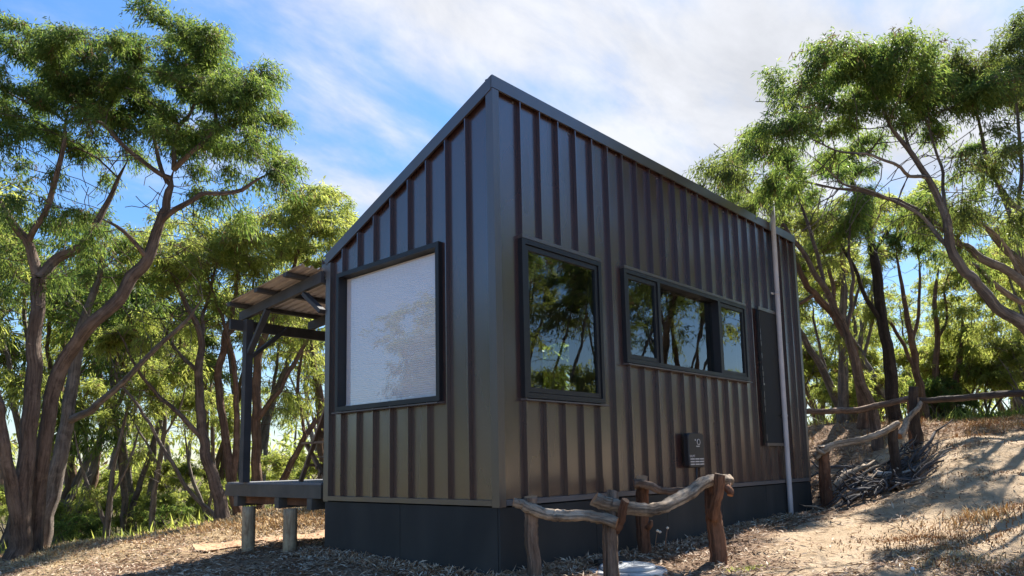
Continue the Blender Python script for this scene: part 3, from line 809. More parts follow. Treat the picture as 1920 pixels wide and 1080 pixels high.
for yy, zz in ((3.30, .36), (3.10, .33), (3.03, .262)):
    mb = MB(); mb.bar((.28, yy, zz), (.84, yy, zz), .024, .03); mb.build('stretcher', M['chair'], ch)

# ------------------------------------------------------------------ log fences
def smooth_pts(pts, n):
    pts = np.array(pts, float); m = len(pts)
    P = np.vstack([2 * pts[0] - pts[1], pts, 2 * pts[-1] - pts[-2]])
    out = []
    for t in np.linspace(0, m - 1 - 1e-6, n):
        i = int(t); f = t - i; p0, p1, p2, p3 = P[i], P[i + 1], P[i + 2], P[i + 3]
        out.append(.5 * ((2 * p1) + (-p0 + p2) * f + (2 * p0 - 5 * p1 + 4 * p2 - p3) * f * f + (-p0 + 3 * p1 - 3 * p2 + p3) * f ** 3))
    return np.array(out)

def log(name, pts, rad, parent, mat, cut='cut', n=30, lump=.13, seed=0, sides=18, label=None, thick=.90):
    mb = MB(); p = smooth_pts(pts, n); rj = np.random.default_rng(seed + 900); jit = np.cumsum(rj.normal(size=(n, 3)), 0) * .0035; jit -= np.linspace(0, 1, n)[:, None] * jit[-1]; p = p + jit; r = thick * np.interp(np.linspace(0, 1, n), np.linspace(0, 1, len(rad)), rad)
    mb.tube(p, r, sides, lump=lump, m=0, mcap=1, seed=seed)
    o = mb.build(name, [M[mat], M[cut]], parent)
    if label: o['label'] = label
    return o

fa = root('log_fence', (.95, -.5, -.57), 'knotty bark-on log rails around the septic tank lid by the cabin', 'log fence')
A = np.array([.19, -.20]); B = np.array([.47, -.78]); Cc = np.array([1.84, -.19]); D = np.array([1.88, -.90])
pA0, pA1 = np.array([A[0] - .02, A[1], -.9]), at(995, 931, 5.88)
log('post', [pA0, (A[0] - .03, A[1] + .01, -.3), pA1], [.062, .058, .056], fa, 'log', seed=1)
bB = at(1143, 985, 5.72)
log('post', [(bB[0] - .03, bB[1], -.95), (bB[0] - .01, bB[1], -.5), bB, at(1147, 962, 5.74), at(1150, 950, 5.78), at(1148, 921, 5.85)], [.078, .072, .068, .06, .052, .046], fa, 'log', seed=2)
log('fork', [at(1152, 990, 5.70), at(1163, 968, 5.66), at(1174, 938, 5.62)], [.05, .036, .032], fa, 'logred', seed=3, n=14)
dB = np.array([1.88, -.90, gz(1.88, -.9) - .25])
log('post', [dB, (1.875, -.895, -.3), at(1336, 950, 6.62), at(1332, 915, 6.68), at(1326, 891, 6.72)], [.088, .080, .078, .06, .05], fa, 'logred', seed=4)
log('fork', [at(1338, 975, 6.58), at(1346, 930, 6.53), at(1350, 889, 6.50)], [.05, .048, .050], fa, 'logred', 'cutpale', seed=5, n=16)
cB = np.array([1.84, -.17, gz(1.84, -.17) - .2])
log('post', [cB, (1.84, -.175, -.2), at(1203, 896, 7.0)], [.072, .066, .062], fa, 'logred', seed=6)
log('knot', [at(1214, 990, 6.98), at(1220, 985, 6.93), at(1222, 976, 6.92)], [.03, .028, .014], fa, 'logred', seed=7, n=6, sides=10)
log('rail', [at(962, 942, 5.80), at(990, 950, 5.80), at(1040, 963, 5.76), at(1095, 968, 5.70), at(1157, 981, 5.62)], [.040, .047, .050, .045, .046], fa, 'loggrey', seed=8, n=44, lump=.14)
log('rail', [at(1115, 934, 5.70), at(1145, 946, 5.72), at(1185, 952, 5.76), at(1240, 949, 5.98), at(1285, 926, 6.25), at(1330, 903, 6.60), at(1368, 900, 6.85)],
    [.058, .055, .056, .058, .060, .056, .054], fa, 'loggrey', seed=9, n=56, lump=.12)
log('rail', [at(1187, 908, 6.88), at(1215, 910, 6.88), at(1245, 917, 6.9), at(1290, 917, 6.85), at(1330, 910, 6.8), at(1370, 914, 6.76)], [.046, .042, .036, .036, .04, .044], fa, 'log', seed=10, n=44, lump=.14)
log('stub', [at(1362, 912, 6.70), at(1368, 920, 6.68), at(1369, 929, 6.66)], [.036, .04, .03], fa, 'logred', seed=12, n=6, sides=10)

fb = root('pole_fence', (8.0, -.9, 0.2), 'dark rough post and pole fence climbing the sand bank behind the cabin', 'pole fence')
p1 = at(1548, 957, 10.55); log('post', [p1 - (0, 0, .3), p1, at(1547, 900, 10.55), at(1543, 836, 10.55)], [.094, .090, .088, .082], fb, 'logred', 'cutpale', seed=21)
p2 = at(1683, 911, 10.6); log('post', [p2 - (0, 0, .3), p2, at(1677, 850, 10.6), at(1673, 797, 10.6)], [.082, .076, .072, .066], fb, 'logdark', 'cutpale', seed=22)
p3 = at(1722, 836, 11.5); log('post', [p3 - (0, 0, .4), p3, at(1717, 780, 11.5), at(1714, 725, 11.5)], [.090, .086, .082, .080], fb, 'logdark', 'cutpale', seed=23)
p4 = at(1708, 824, 13.0); log('post', [p4 - (0, 0, .3), p4, at(1706, 790, 13.0), at(1704, 745, 13.0)], [.05, .046, .044, .04], fb, 'logred', 'cutpale', seed=24, n=12)
p5 = at(1990, 812, 11.2); log('post', [p5 - (0, 0, .3), p5, at(1988, 715, 11.2)], [.09, .086, .08], fb, 'logdark', 'cutpale', seed=25, n=12)
log('rail', [at(1528, 858, 10.5), at(1550, 842, 10.5), at(1570, 832, 10.5), at(1615, 824, 10.5), at(1650, 812, 10.5), at(1684, 793, 10.55)], [.045, .052, .046, .048, .052, .05], fb, 'loggrey', seed=26, n=44, lump=.16)
log('rail', [at(1684, 817, 10.9), at(1697, 802, 11.0), at(1702, 786, 11.1), at(1716, 772, 11.25), at(1726, 755, 11.38)], [.062, .052, .050, .046, .04], fb, 'loggrey', 'cut', seed=27, n=34, lump=.16)
log('rail', [at(1495, 771, 12.6), at(1560, 771, 12.4), at(1605, 768, 12.2), at(1665, 756, 11.9), at(1716, 743, 11.62)], [.05, .055, .062, .052, .05], fb, 'log', seed=28, n=44, lump=.10)
log('rail', [at(1721, 750, 11.42), at(1780, 748, 11.4), at(1840, 745, 11.35), at(1925, 738, 11.3), at(1995, 732, 11.3)], [.046, .056, .058, .056, .054], fb, 'logdark', 'cutpale', seed=29, n=44, lump=.10)
log('stub', [at(1545, 850, 10.46), at(1535, 846, 10.44), at(1531, 838, 10.43)], [.03, .026, .02], fb, 'loggrey', seed=30, n=6, sides=9)

# heap of dead branches behind the fence
r0 = np.random.default_rng(77)
def dead_branch(i, x, y, l, rad, ang, mat, label, group):
    n = 9; a = ang; p = np.array([x, y]); P = []
    lift = r0.uniform(.0, .28) * math.exp(-((x - 8.1) ** 2 * .9 + (y - .05) ** 2 * 1.6))
    up = r0.uniform(-.05, .16)
    for k in range(n):
        P.append((p[0], p[1], gz(p[0], p[1]) + rad + lift + up * math.sin(3.1 * k / n))); a += r0.normal() * .30; p = p + np.array([math.cos(a), math.sin(a)]) * l / n
    mb = MB(); mb.tube(P, np.linspace(rad, rad * .35, n), 7, lump=.12, seed=i)
    q = P[r0.integers(3, 6)]; b2 = a + r0.choice((-.9, .9)); ll = l * .35
    mb.tube([(q[0] + math.cos(b2) * ll * t, q[1] + math.sin(b2) * ll * t, q[2] + t * r0.uniform(.02, .2)) for t in (0, .4, .8, 1)], [rad * .55, rad * .45, rad * .3, rad * .15], 6, lump=.1, seed=i + 500)
    o = mb.build('dead_branch', M[mat], None, origin=P[0]); tag(o, label, 'branch', group)
lbl, grp = 'dark weathered branch in the tangled heap behind the pole fence', 'dead branches heaped behind the fence'
base = math.atan2(RX[1], RX[0])
for i in range(88):
    c = at(r0.uniform(1535, 1645), 0, 1) - CAM; dd = r0.uniform(10.9, 12.1)
    P0 = CAM + c * dd
    dead_branch(i, P0[0], P0[1], r0.uniform(.45, 1.05), r0.uniform(.012, .036), base + r0.choice((0, math.pi)) + r0.normal() * .5, 'dead' if r0.random() < .8 else 'loggrey', lbl, grp)
q = at(1640, 890, 10.9); dead_branch(900, q[0], q[1], .62, .05, base - .9, 'deadpale', 'bleached pale split branch lying in front of the dark branch heap', grp)
q = at(1566, 870, 11.0); dead_branch(901, q[0], q[1], .32, .04, base - .3, 'deadpale', 'short pale stub of branch beside the shorter red fence post', grp)
q = at(1560, 905, 10.7); dead_branch(902, q[0], q[1], 1.15, .055, base + .05, 'loggrey', 'thick grey branch at the lower front edge of the heap', grp)

# septic tank lid
lx, ly = .95, -.56; lz = gz(lx, ly) + .005
lid = root('tank_lid', (lx, ly, lz), 'round grey plastic tank lid set in the litter inside the log fence', 'tank lid')
def disc(mb, z0, z1, r, k=40, r_in=None, bev=.012):
    mb.tube([(lx, ly, z0), (lx, ly, z1 - bev), (lx, ly, z1)], [r, r, r - bev], k)
mb = MB(); disc(mb, lz - .12, lz + .018, .325); mb.build('ring', M['lidring'], lid)
mb = MB(); disc(mb, lz + .0185, lz + .050, .235); cover = mb.build('cover', M['lid'], lid)
mb = MB(); mb.tube([(lx + .02, ly + .08, lz + .0505), (lx + .02, ly + .08, lz + .066)], [.016, .014], 10); mb.build('bolt', M['rubber'], cover)
for k in range(6):
    a = k * math.pi / 3 + .3; mb = MB(); mb.bar((lx + .05 * math.cos(a), ly + .05 * math.sin(a), lz + .053), (lx + .21 * math.cos(a), ly + .21 * math.sin(a), lz + .053), .012, .005); mb.build('rib', M['lid'], cover)
mb = MB(); mb.bar((lx - .07, ly + .27, lz + .050), (lx + .24, ly + .20, lz + .056), .06, .05); o = mb.build('plastic_strap', M['rubber'], None, origin=(lx, ly + .25, lz + .02))
tag(o, 'black plastic strip lying across the back of the tank lid', 'strap')

# two dry flower stems and a pebble
for px, py, dd, h, lab in ((1231, 1042, 7.0, .24, 'shorter of two dry flower stems with two cream heads by the skirting'), (1250, 1038, 7.05, .27, 'taller dry flower stem with one cream head by the skirting')):
    b = at(px, py, dd); g = gz(b[0], b[1])
    o = root('dried_flower', (b[0], b[1], g), lab, 'flower', 'dry flower stems')
    top = np.array([b[0] + .02, b[1] - .01, g + h]); mb = MB(); mb.tube(smooth_pts([(b[0], b[1], g - .02), (b[0] - .01, b[1], g + h * .5), top], 8), [.004] * 8, 6); mb.build('stem', M['chair'], o)
    for k in range(2 if h < .25 else 1):
        c = top + np.array([.02, -.015, -.012]) * k; mb = MB(); mb.tube([c + (0, 0, t) for t in (-.012, -.006, 0, .006, .012)], [.004, .013, .016, .013, .005], 10); mb.build('flower_head', M['flower'], o)
b = at(1708, 1033, 5.8); g = gz(b[0], b[1]); mb = MB()
mb.tube([(b[0] + t, b[1] + t * .4, g + .012) for t in (-.022, -.014, 0, .014, .022)], [.004, .013, .018, .013, .004], 10)
tag(mb.build('pebble', M['stone'], None, origin=(b[0], b[1], g)), 'small white pebble on the sand near the dry grass', 'pebble')
# ------------------------------------------------------------------ trees
def colonize(P0, par0, att, D, di, dk, maxit, rg, trop=(0, 0, 0), gnarl=.22, cap=6000):
    P = np.zeros((cap, 3)); par = np.full(cap, -1); n = len(P0); P[:n] = P0; par[:n] = par0
    kids = np.zeros(cap, int)
    nd = np.full(len(att), np.inf); ni = np.zeros(len(att), int); alive = np.ones(len(att), bool)
    def upd(a, b):
        for s in range(a, b, 400):
            e = min(b, s + 400)
            d = np.linalg.norm(att[:, None] - P[None, s:e], axis=2); j = d.argmin(1); dm = d[np.arange(len(att)), j]
            k = dm < nd; nd[k] = dm[k]; ni[k] = j[k] + s
    upd(0, n); trop = np.array(trop)
    for _ in range(maxit):
        alive &= nd > dk
        act = alive & (nd < di)
        if not act.any(): break
        src = ni[act]; v = att[act] - P[src]; v /= np.linalg.norm(v, axis=1)[:, None]
        idx, inv = np.unique(src, return_inverse=True)
        acc = np.zeros((len(idx), 3)); np.add.at(acc, inv, v)
        acc /= np.maximum(np.linalg.norm(acc, axis=1)[:, None], 1e-6)
        ok = kids[idx] < 3
        bad = idx[~ok]
        if len(bad): alive[np.isin(ni, bad) & alive] = False
        idx, acc = idx[ok], acc[ok]
        if not len(idx) or n + len(idx) >= cap: 
            if not len(idx): continue
            break
        old = np.where(par[idx][:, None] >= 0, P[idx] - P[par[idx]], 0); ol = np.linalg.norm(old, axis=1)[:, None]
        old = np.where(ol > 0, old / np.maximum(ol, 1e-6), 0)
        g = acc + .35 * old + rg.normal(size=acc.shape) * gnarl + trop
        g /= np.linalg.norm(g, axis=1)[:, None]
        P[n:n + len(idx)] = P[idx] + D * g; par[n:n + len(idx)] = idx; kids[idx] += 1
        upd(n, n + len(idx)); n += len(idx)
    return P[:n], par[:n]

def leaf_arrays(A, rg, per, Lf, Wf, strand, droop, out=None):
    S = len(A)
    a = rg.uniform(0, 2 * np.pi, S); el = rg.normal(.15, .45, S)
    dr = np.c_[np.cos(a) * np.cos(el), np.sin(a) * np.cos(el), np.sin(el)]
    if out is not None: dr = dr + out * .8; dr /= np.linalg.norm(dr, axis=1)[:, None]
    A = np.repeat(A, per, 0); dr = np.repeat(dr, per, 0); n = len(A)
    t = rg.uniform(.05, 1, n)[:, None]; sl = np.repeat(strand * rg.uniform(.6, 1.3, S), per)[:, None]
    down = np.array([0, 0, -1.0])
    p = A + dr * t * sl + down * (t ** 2) * sl * droop + rg.normal(size=(n, 3)) * .02
    tg = dr + down * 2 * t * droop
    ld = tg * .6 + rg.normal(size=(n, 3)) * .55 + down * .55
    ld /= np.linalg.norm(ld, axis=1)[:, None]
    sd = np.cross(ld, rg.normal(size=(n, 3))); sd /= np.linalg.norm(sd, axis=1)[:, None]
    ln = (Lf * rg.uniform(.5, 1.3, n))[:, None]; wd = (Wf * rg.uniform(.7, 1.2, n))[:, None]
    nrm = np.cross(ld, sd)
    V = np.stack([p, p + ld * ln * .45 + sd * wd * .5 + nrm * ln * .04, p + ld * ln + down * ln * .08, p + ld * ln * .45 - sd * wd * .5 + nrm * ln * .04], 1)
    tint = np.clip(np.repeat(np.repeat(rg.uniform(.0, 1.0, S) , per) + rg.normal(size=n) * .14, 4).reshape(n, 4), .06, 1)
    dead = (rg.random(n) < .012) | np.repeat(rg.random(S) < .05, per); tint[dead] = 0
    Fc = np.arange(n * 4).reshape(n, 4)
    return V.reshape(-1, 3), Fc, tint.ravel()

def branch_arrays(P, par, R, first):
    idx = np.arange(first, len(P)); idx = idx[par[idx] >= 0]
    nk = {}
    main = np.full(len(P), -1)
    for i in range(len(P) - 1, -1, -1):
        p = par[i]
        if p >= 0 and (main[p] < 0 or R[i] > R[main[p]]): main[p] = i
    tan = np.zeros_like(P)
    seg = np.zeros_like(P); h = par >= 0; seg[h] = P[h] - P[par[h]]
    seg /= np.maximum(np.linalg.norm(seg, axis=1)[:, None], 1e-9)
    tan = seg.copy(); mk = main >= 0; tan[mk] += seg[main[mk]]
    tan /= np.maximum(np.linalg.norm(tan, axis=1)[:, None], 1e-9)
    Vs, Fs, Us = [], [], []; base = 0
    for K, lo, hi in ((6, .028, 9), (4, .010, .028), (3, 0, .010)):
        ii = idx[(R[idx] >= lo) & (R[idx] < hi)]
        if not len(ii): continue
        def ringf(c, t, r):
            ref = np.where(np.abs(t[:, 2:3]) > .8, np.array([[1., 0, 0]]), np.array([[0, 0, 1.]]))
            x = np.cross(t, ref); x /= np.linalg.norm(x, axis=1)[:, None]; y = np.cross(x, t)
            a = np.arange(K) * 2 * np.pi / K
            return c[:, None] + r[:, None, None] * (np.cos(a)[None, :, None] * x[:, None] + np.sin(a)[None, :, None] * y[:, None])
        p = par[ii]; ismain = main[p] == ii
        t0 = np.where(ismain[:, None], tan[p], seg[ii]); r0 = np.where(ismain, np.minimum(R[p], R[ii] * 1.35), R[ii])
        A = ringf(P[p], t0, r0); B = ringf(P[ii], tan[ii], R[ii])
        V = np.concatenate([A, B], 1); m = len(ii)
        off = base + np.arange(m)[:, None] * 2 * K; k = np.arange(K); k2 = (k + 1) % K
        F = np.stack([off + k, off + k2, off + K + k2, off + K + k], 2).reshape(-1, 4)
        u = np.tile(np.r_[k, k] / K * .3, (m, 1)); v = np.concatenate([np.zeros((m, K)), np.full((m, K), .2)], 1) + (P[p][:, 2:3] + P[p][:, 0:1])
        Vs.append(V.reshape(-1, 3)); Fs.append(F); Us.append(np.stack([u, v], 2).reshape(-1, 2)); base += m * 2 * K
    return np.concatenate(Vs), np.concatenate(Fs), np.concatenate(Us)

LEAVES = [0]
def make_tree(name, stems, lobes, label, group=None, bark='bark', leaf='leaf', seed=1, D=.22, leaves=20000, per=12, Lf=.082, Wf=.0155,
              strand=.28, droop=.5, rtip=.0062, di=3.2, dk=.34, gnarl=.28, cat='tree', ground=True, bare=.15, tuft=.5, thin=.02, lump=.07, origin=None, twigs=()):
    """stems: polylines of (x, y, z, radius); lobes: (centre, 3x3 axes, number of growth points)"""
    rg = np.random.default_rng(seed)
    tm = MB(); P = []; par = []; R = []; spec = []
    for si, st in enumerate(stems):
        st = np.array(st, float)
        pts = st[:, :3]; rad = st[:, 3]
        if si == 0 or st.shape[1] > 4 and st[0, 4] == 1 or (ground and si == 0):
            pass
        start = -1
        if P and si > 0:
            d = np.linalg.norm(np.array(P) - pts[0], axis=1); j = int(d.argmin())
            if d[j] < 1.1: start = j; pts = np.vstack([P[j], pts[1:] if len(pts) > 2 and d[j] > .05 else pts[1:]]); 
        if start < 0 and ground:
            g = gz(pts[0, 0], pts[0, 1]); 
            b = pts[0].copy(); b[2] = g - .12
            pts[0, 2] = max(pts[0, 2], g + .10)
            pts = np.vstack([b, pts]); rad = np.r_[rad[0] * 1.28, rad]
        ln = np.linalg.norm(np.diff(pts, axis=0), axis=1).sum(); n = max(4, int(ln / D) + 1)
        sp = smooth_pts(pts, n); sr = np.interp(np.linspace(0, 1, n), np.linspace(0, 1, len(rad)), rad)
        if sr[-1] < .06: sr = np.minimum(sr, np.maximum(.007, np.linspace(1, 0, n) / .3 * sr[0]))
        sp[1:-1] += rg.normal(size=(n - 2, 3)) * .012
        fine = smooth_pts(sp, n * 2); fr = np.interp(np.linspace(0, 1, n * 2), np.linspace(0, 1, n), sr)
        tm.tube(fine, fr, 12 if rad[0] > .07 else 8, cap=False, lump=lump, seed=seed * 31 + si)
        for k in range(n):
            if start >= 0 and k == 0: continue
            P.append(sp[k]); par.append((len(P) - 2) if k > 0 and not (start >= 0 and k == 1) else start); spec.append(sr[k])
    n0 = len(P)
    att = []
    for li, (c, ax, n) in enumerate(list(lobes) + list(twigs)):
        if li == len(lobes): n_leafy = sum(len(a) for a in att)
        nc = max(3, n // 9)
        s = rg.normal(size=(nc, 3)); s /= np.linalg.norm(s, axis=1)[:, None]; s *= rg.uniform(.12, 1, (nc, 1)) ** .5
        w = rg.integers(0, nc, n)
        q = s[w] + rg.normal(size=(n, 3)) * .17
        att.append(np.array(c) + q @ np.array(ax))
    if not twigs: n_leafy = sum(len(a) for a in att)
    att = np.concatenate(att)
    P, par = colonize(np.array(P), np.array(par), att, D, di, dk, 90, rg, (0, 0, .03), gnarl)
    n = len(P); tips = np.zeros(n); R = np.zeros(n); haskid = np.zeros(n, bool); h = par >= 0; haskid[par[h]] = True
    acc = np.zeros(n); cnt = np.zeros(n)
    for i in range(n - 1, -1, -1):
        r = (acc[i] if acc[i] > 0 else rtip ** 2.3) ; R[i] = r ** (1 / 2.3); cnt[i] = max(1, cnt[i])
        if par[i] >= 0: acc[par[i]] += r; cnt[par[i]] += cnt[i]
    R[:n0] = np.maximum(np.array(spec), .006)
    for i in range(n0, n): R[i] = min(R[i], .8 * R[par[i]] if par[i] < n0 else R[par[i]])
    org = np.array(P[0]) if origin is None else np.array(origin, float)
    rt = root(name, tuple(org), label, cat, group)
    V, Fc, U = branch_arrays(P, par, R, n0)
    bm_ = M[bark]
    tr = tm.build('trunk', bm_, rt)
    link_mesh('branches', np_mesh('branches', V - org, Fc, bm_, uv=U), rt)['kind'] = 'stuff'
    zr = (P[:, 2] - att[:, 2].min()) / max(.1, att[:, 2].max() - att[:, 2].min())
    nz = vnoise(P[:, 0] + P[:, 2] * .7, P[:, 1] - P[:, 2] * .6, 1.15, seed) + .5 * vnoise(P[:, 0] - P[:, 2] * .5, P[:, 1] + P[:, 2] * .8, 2.6, seed + 3)
    leafy = np.where((cnt <= 3) & (np.arange(n) >= n0) & ((nz + tuft * (zr - .5) > thin) | (zr > .72)))[0]
    if twigs and len(leafy):
        near = np.concatenate([np.linalg.norm(P[q][:, None] - att[None], axis=2).argmin(1) for q in np.array_split(leafy, 30) if len(q)])
        leafy = leafy[(near < n_leafy) | (zr[leafy] > .72) | (rg.random(len(leafy)) < .10)]
    leafy = leafy[rg.random(len(leafy)) > bare]
    if leaves and len(leafy):
        S = max(1, leaves // per); w = rg.choice(leafy, S)
        ctr = att.mean(0); o = P[w] - ctr; o /= np.maximum(np.linalg.norm(o, axis=1)[:, None], 1e-6)
        sg = np.where(par[w] >= 0, par[w], w); A = P[w] + (P[sg] - P[w]) * rg.random((S, 1)) + rg.normal(size=(S, 3)) * .03
        V, Fc, tint = leaf_arrays(A, rg, per, Lf, Wf, strand, droop, o)
        link_mesh('crown', np_mesh('crown', V - org, Fc, M[leaf], tint=tint, smooth=False), rt)['kind'] = 'stuff'
        LEAVES[0] += len(Fc)
    return rt

def S(*pts): return [tuple(at(a, b, c)) + (r,) for a, b, c, r in pts]
def lobe(px, py, dd, rx, ry, rd, n):
    k = dd / F_PX
    return (at(px, py, dd), np.stack([RX * rx * k, UX * ry * k, DX * rd]), n)
def copy_tree(o, loc, rz, sc, label=None):
    c = o.copy(); COL.objects.link(c); c.location = loc; c.rotation_euler = (0, 0, rz); c.scale = (sc, sc, sc)
    if label: c['label'] = label
    for ch in o.children:
        d = ch.copy(); COL.objects.link(d); d.parent = c
    return c

# --- the big peppermints at the left
make_tree('peppermint_tree', [
    S((32, 1045, 10.2, 0.148), (45, 880, 10.2, 0.114), (62, 740, 10.2, 0.099), (70, 600, 10.2, 0.092), (72, 522, 10.2, 0.089)),
    S((72, 522, 10.2, 0.074), (57, 465, 10.2, 0.062), (30, 420, 10.1, 0.052), (-10, 360, 10.0, 0.037)),
    S((72, 522, 10.2, 0.081), (100, 488, 10.4, 0.070), (160, 455, 10.6, 0.059), (200, 380, 10.8, 0.037), (240, 300, 11, 0.022)),
    S((20, 1010, 10.1, 0.096), (12, 860, 9.9, 0.074), (-15, 700, 9.7, 0.067), (-40, 560, 9.6, 0.052)),
    S((57, 465, 10.2, 0.044), (90, 380, 10.0, 0.037), (115, 290, 9.9, 0.030), (130, 200, 9.9, 0.018)),
    ], [lobe(20, 140, 10.0, 110, 75, 1.3, 351), lobe(140, 130, 10.2, 90, 70, 1.2, 270), lobe(130, 400, 10.3, 60, 60, .7, 108),
        lobe(20, 300, 9.8, 80, 90, 1.0, 148), lobe(10, 590, 9.8, 60, 60, .7, 94), lobe(-90, 250, 9.8, 100, 200, 1.4, 175), lobe(180, 250, 10.6, 90, 70, .9, 121), lobe(150, 320, 10.6, 90, 60, .9, 110), lobe(50, 380, 10.4, 80, 60, .9, 100), lobe(70, 220, 10.2, 90, 70, 1.0, 175), lobe(60, 470, 10.4, 80, 50, .8, 94), lobe(80, 95, 10.3, 60, 35, .7, 94)],
    'leftmost big peppermint tree with two thick upright stems from one base', twigs=[lobe(70, 330, 10.2, 150, 150, 1.1, 520), lobe(40, 560, 10.0, 90, 70, .8, 120)], seed=3, leaves=60000, bark='bark')
make_tree('peppermint_tree', [
    S((62, 1035, 10.6, 0.126), (78, 860, 10.5, 0.104), (110, 700, 10.5, 0.096), (160, 620, 10.4, 0.092), (215, 570, 10.4, 0.089), (250, 520, 10.4, 0.085), (277, 490, 10.4, 0.077), (295, 430, 10.4, 0.067), (310, 390, 10.4, 0.059), (318, 355, 10.4, 0.052), (326, 318, 10.4, 0.044)),
    S((322, 330, 10.4, 0.037), (290, 320, 10.3, 0.033), (240, 280, 10.2, 0.031), (200, 240, 10.1, 0.028), (160, 205, 10.0, 0.022), (105, 145, 10.0, 0.015)),
    S((320, 345, 10.4, 0.033), (300, 310, 10.6, 0.031), (280, 225, 10.8, 0.024), (262, 170, 10.9, 0.015)),
    S((326, 318, 10.4, 0.039), (375, 275, 10.3, 0.033), (402, 240, 10.2, 0.030), (400, 200, 10.1, 0.022), (385, 165, 10.1, 0.015)),
    S((326, 318, 10.4, 0.037), (330, 250, 10.6, 0.030), (362, 205, 10.7, 0.022), (372, 140, 10.8, 0.013)),
    S((300, 425, 10.4, 0.044), (345, 385, 10.2, 0.037), (380, 365, 10.1, 0.032), (450, 357, 10.0, 0.026), (505, 325, 9.9, 0.015)),
    S((277, 490, 10.4, 0.037), (240, 440, 10.1, 0.030), (190, 410, 9.9, 0.018)),
    ], [lobe(270, 120, 10.5, 90, 55, 1.1, 270), lobe(370, 120, 10.6, 95, 60, 1.1, 297), lobe(455, 200, 10.4, 75, 85, 1.0, 297), lobe(500, 285, 10.1, 55, 50, .8, 162),
        lobe(200, 190, 10.1, 90, 55, .9, 175), lobe(350, 220, 10.3, 90, 60, .8, 162), lobe(265, 465, 10.0, 62, 42, .6, 135), lobe(520, 345, 9.9, 40, 22, .5, 47), lobe(430, 390, 10.6, 70, 40, .7, 81), lobe(240, 330, 10.9, 90, 50, .7, 94), lobe(290, 180, 10.8, 110, 60, .8, 162), lobe(310, 85, 10.7, 60, 30, .6, 81), lobe(430, 290, 10.6, 70, 60, .7, 108), lobe(330, 290, 11.0, 80, 60, .7, 94), lobe(200, 260, 10.5, 70, 50, .7, 81), lobe(400, 440, 10.9, 80, 50, .7, 81)],
    'big peppermint tree leaning right across the left of the photo with a broad dark crown', twigs=[lobe(300, 300, 10.5, 190, 130, 1.0, 560), lobe(360, 440, 10.4, 120, 60, .8, 180), lobe(230, 440, 10.2, 90, 70, .8, 130)], seed=7, leaves=88000, bark='bark')
make_tree('peppermint_tree', [
    S((75, 1025, 11.6, 0.141), (95, 930, 11.6, 0.122), (115, 850, 11.6, 0.111), (130, 760, 11.6, 0.096), (140, 680, 11.6, 0.081), (156, 600, 11.6, 0.067), (185, 520, 11.8, 0.044), (200, 440, 12, 0.030)),
    S((130, 790, 11.6, 0.062), (160, 775, 11.5, 0.059), (200, 745, 11.4, 0.052), (260, 683, 11.3, 0.040), (310, 635, 11.2, 0.033), (352, 598, 11.1, 0.026), (380, 560, 11.0, 0.015)),
    ], [lobe(200, 470, 12, 70, 90, 1, 121), lobe(375, 560, 11, 50, 40, .6, 54), lobe(240, 560, 11.6, 60, 50, .8, 54), lobe(90, 480, 12.2, 90, 110, 1.0, 108)],
    'grey-trunked peppermint behind the leftmost tree with one long limb sloping up right', twigs=[lobe(220, 560, 11.6, 130, 110, 1.0, 260), lobe(330, 620, 11.2, 90, 60, .7, 120)], seed=12, leaves=12000, bark='barkgrey', leaf='leaf')

# --- the woods left of the deck
make_tree('peppermint_tree', [
    S((418, 962, 12.6, 0.117), (400, 900, 12.6, 0.098), (385, 845, 12.6, 0.090), (376, 780, 12.6, 0.078), (372, 700, 12.6, 0.066), (376, 640, 12.6, 0.058), (360, 590, 12.5, 0.047), (335, 545, 12.4, 0.035), (310, 480, 12.3, 0.023)),
    S((380, 830, 12.6, 0.047), (340, 780, 12.4, 0.039), (300, 745, 12.3, 0.033), (255, 690, 12.1, 0.023), (220, 620, 12, 0.016)),
    S((376, 640, 12.6, 0.039), (385, 580, 12.8, 0.031), (400, 520, 13, 0.023), (425, 450, 13, 0.016)),
    S((372, 700, 12.6, 0.039), (335, 660, 12.8, 0.031), (300, 600, 12.9, 0.023)),
    ], [lobe(310, 480, 12.4, 80, 60, .9, 148), lobe(420, 470, 12.9, 70, 60, .9, 148), lobe(210, 600, 12.2, 60, 50, .8, 81), lobe(340, 600, 12.9, 70, 60, .8, 94)],
    'dark crooked tree left of the deck post with limbs spreading low', twigs=[lobe(360, 600, 12.6, 110, 110, 1.1, 330), lobe(270, 700, 12.3, 90, 80, .9, 180)], seed=15, leaves=15000, leaf='leafgold', D=.19, dk=.26, Lf=.12, Wf=.018)
make_tree('peppermint_tree', [
    S((442, 960, 13.2, 0.094), (425, 840, 13.2, 0.074), (410, 720, 13.2, 0.066), (420, 640, 13.2, 0.058), (440, 560, 13.2, 0.039), (450, 490, 13.2, 0.027)),
    S((438, 900, 13.2, 0.062), (445, 800, 13.2, 0.055), (442, 700, 13.1, 0.047), (430, 640, 13.0, 0.035), (405, 560, 12.9, 0.023), (380, 500, 12.9, 0.016)),
    S((420, 640, 13.2, 0.039), (465, 590, 13.4, 0.031), (520, 540, 13.6, 0.020)),
    ], [lobe(470, 470, 13.3, 90, 60, 1, 175), lobe(380, 480, 13, 60, 60, .9, 108), lobe(560, 440, 13.8, 70, 60, 1, 148)],
    'brown twin-stemmed tree close to the left side of the deck post', twigs=[lobe(440, 560, 13.2, 100, 110, 1.1, 330)], seed=18, leaves=15000, leaf='leafgold', bark='barkred', D=.19, dk=.26, Lf=.12, Wf=.018)
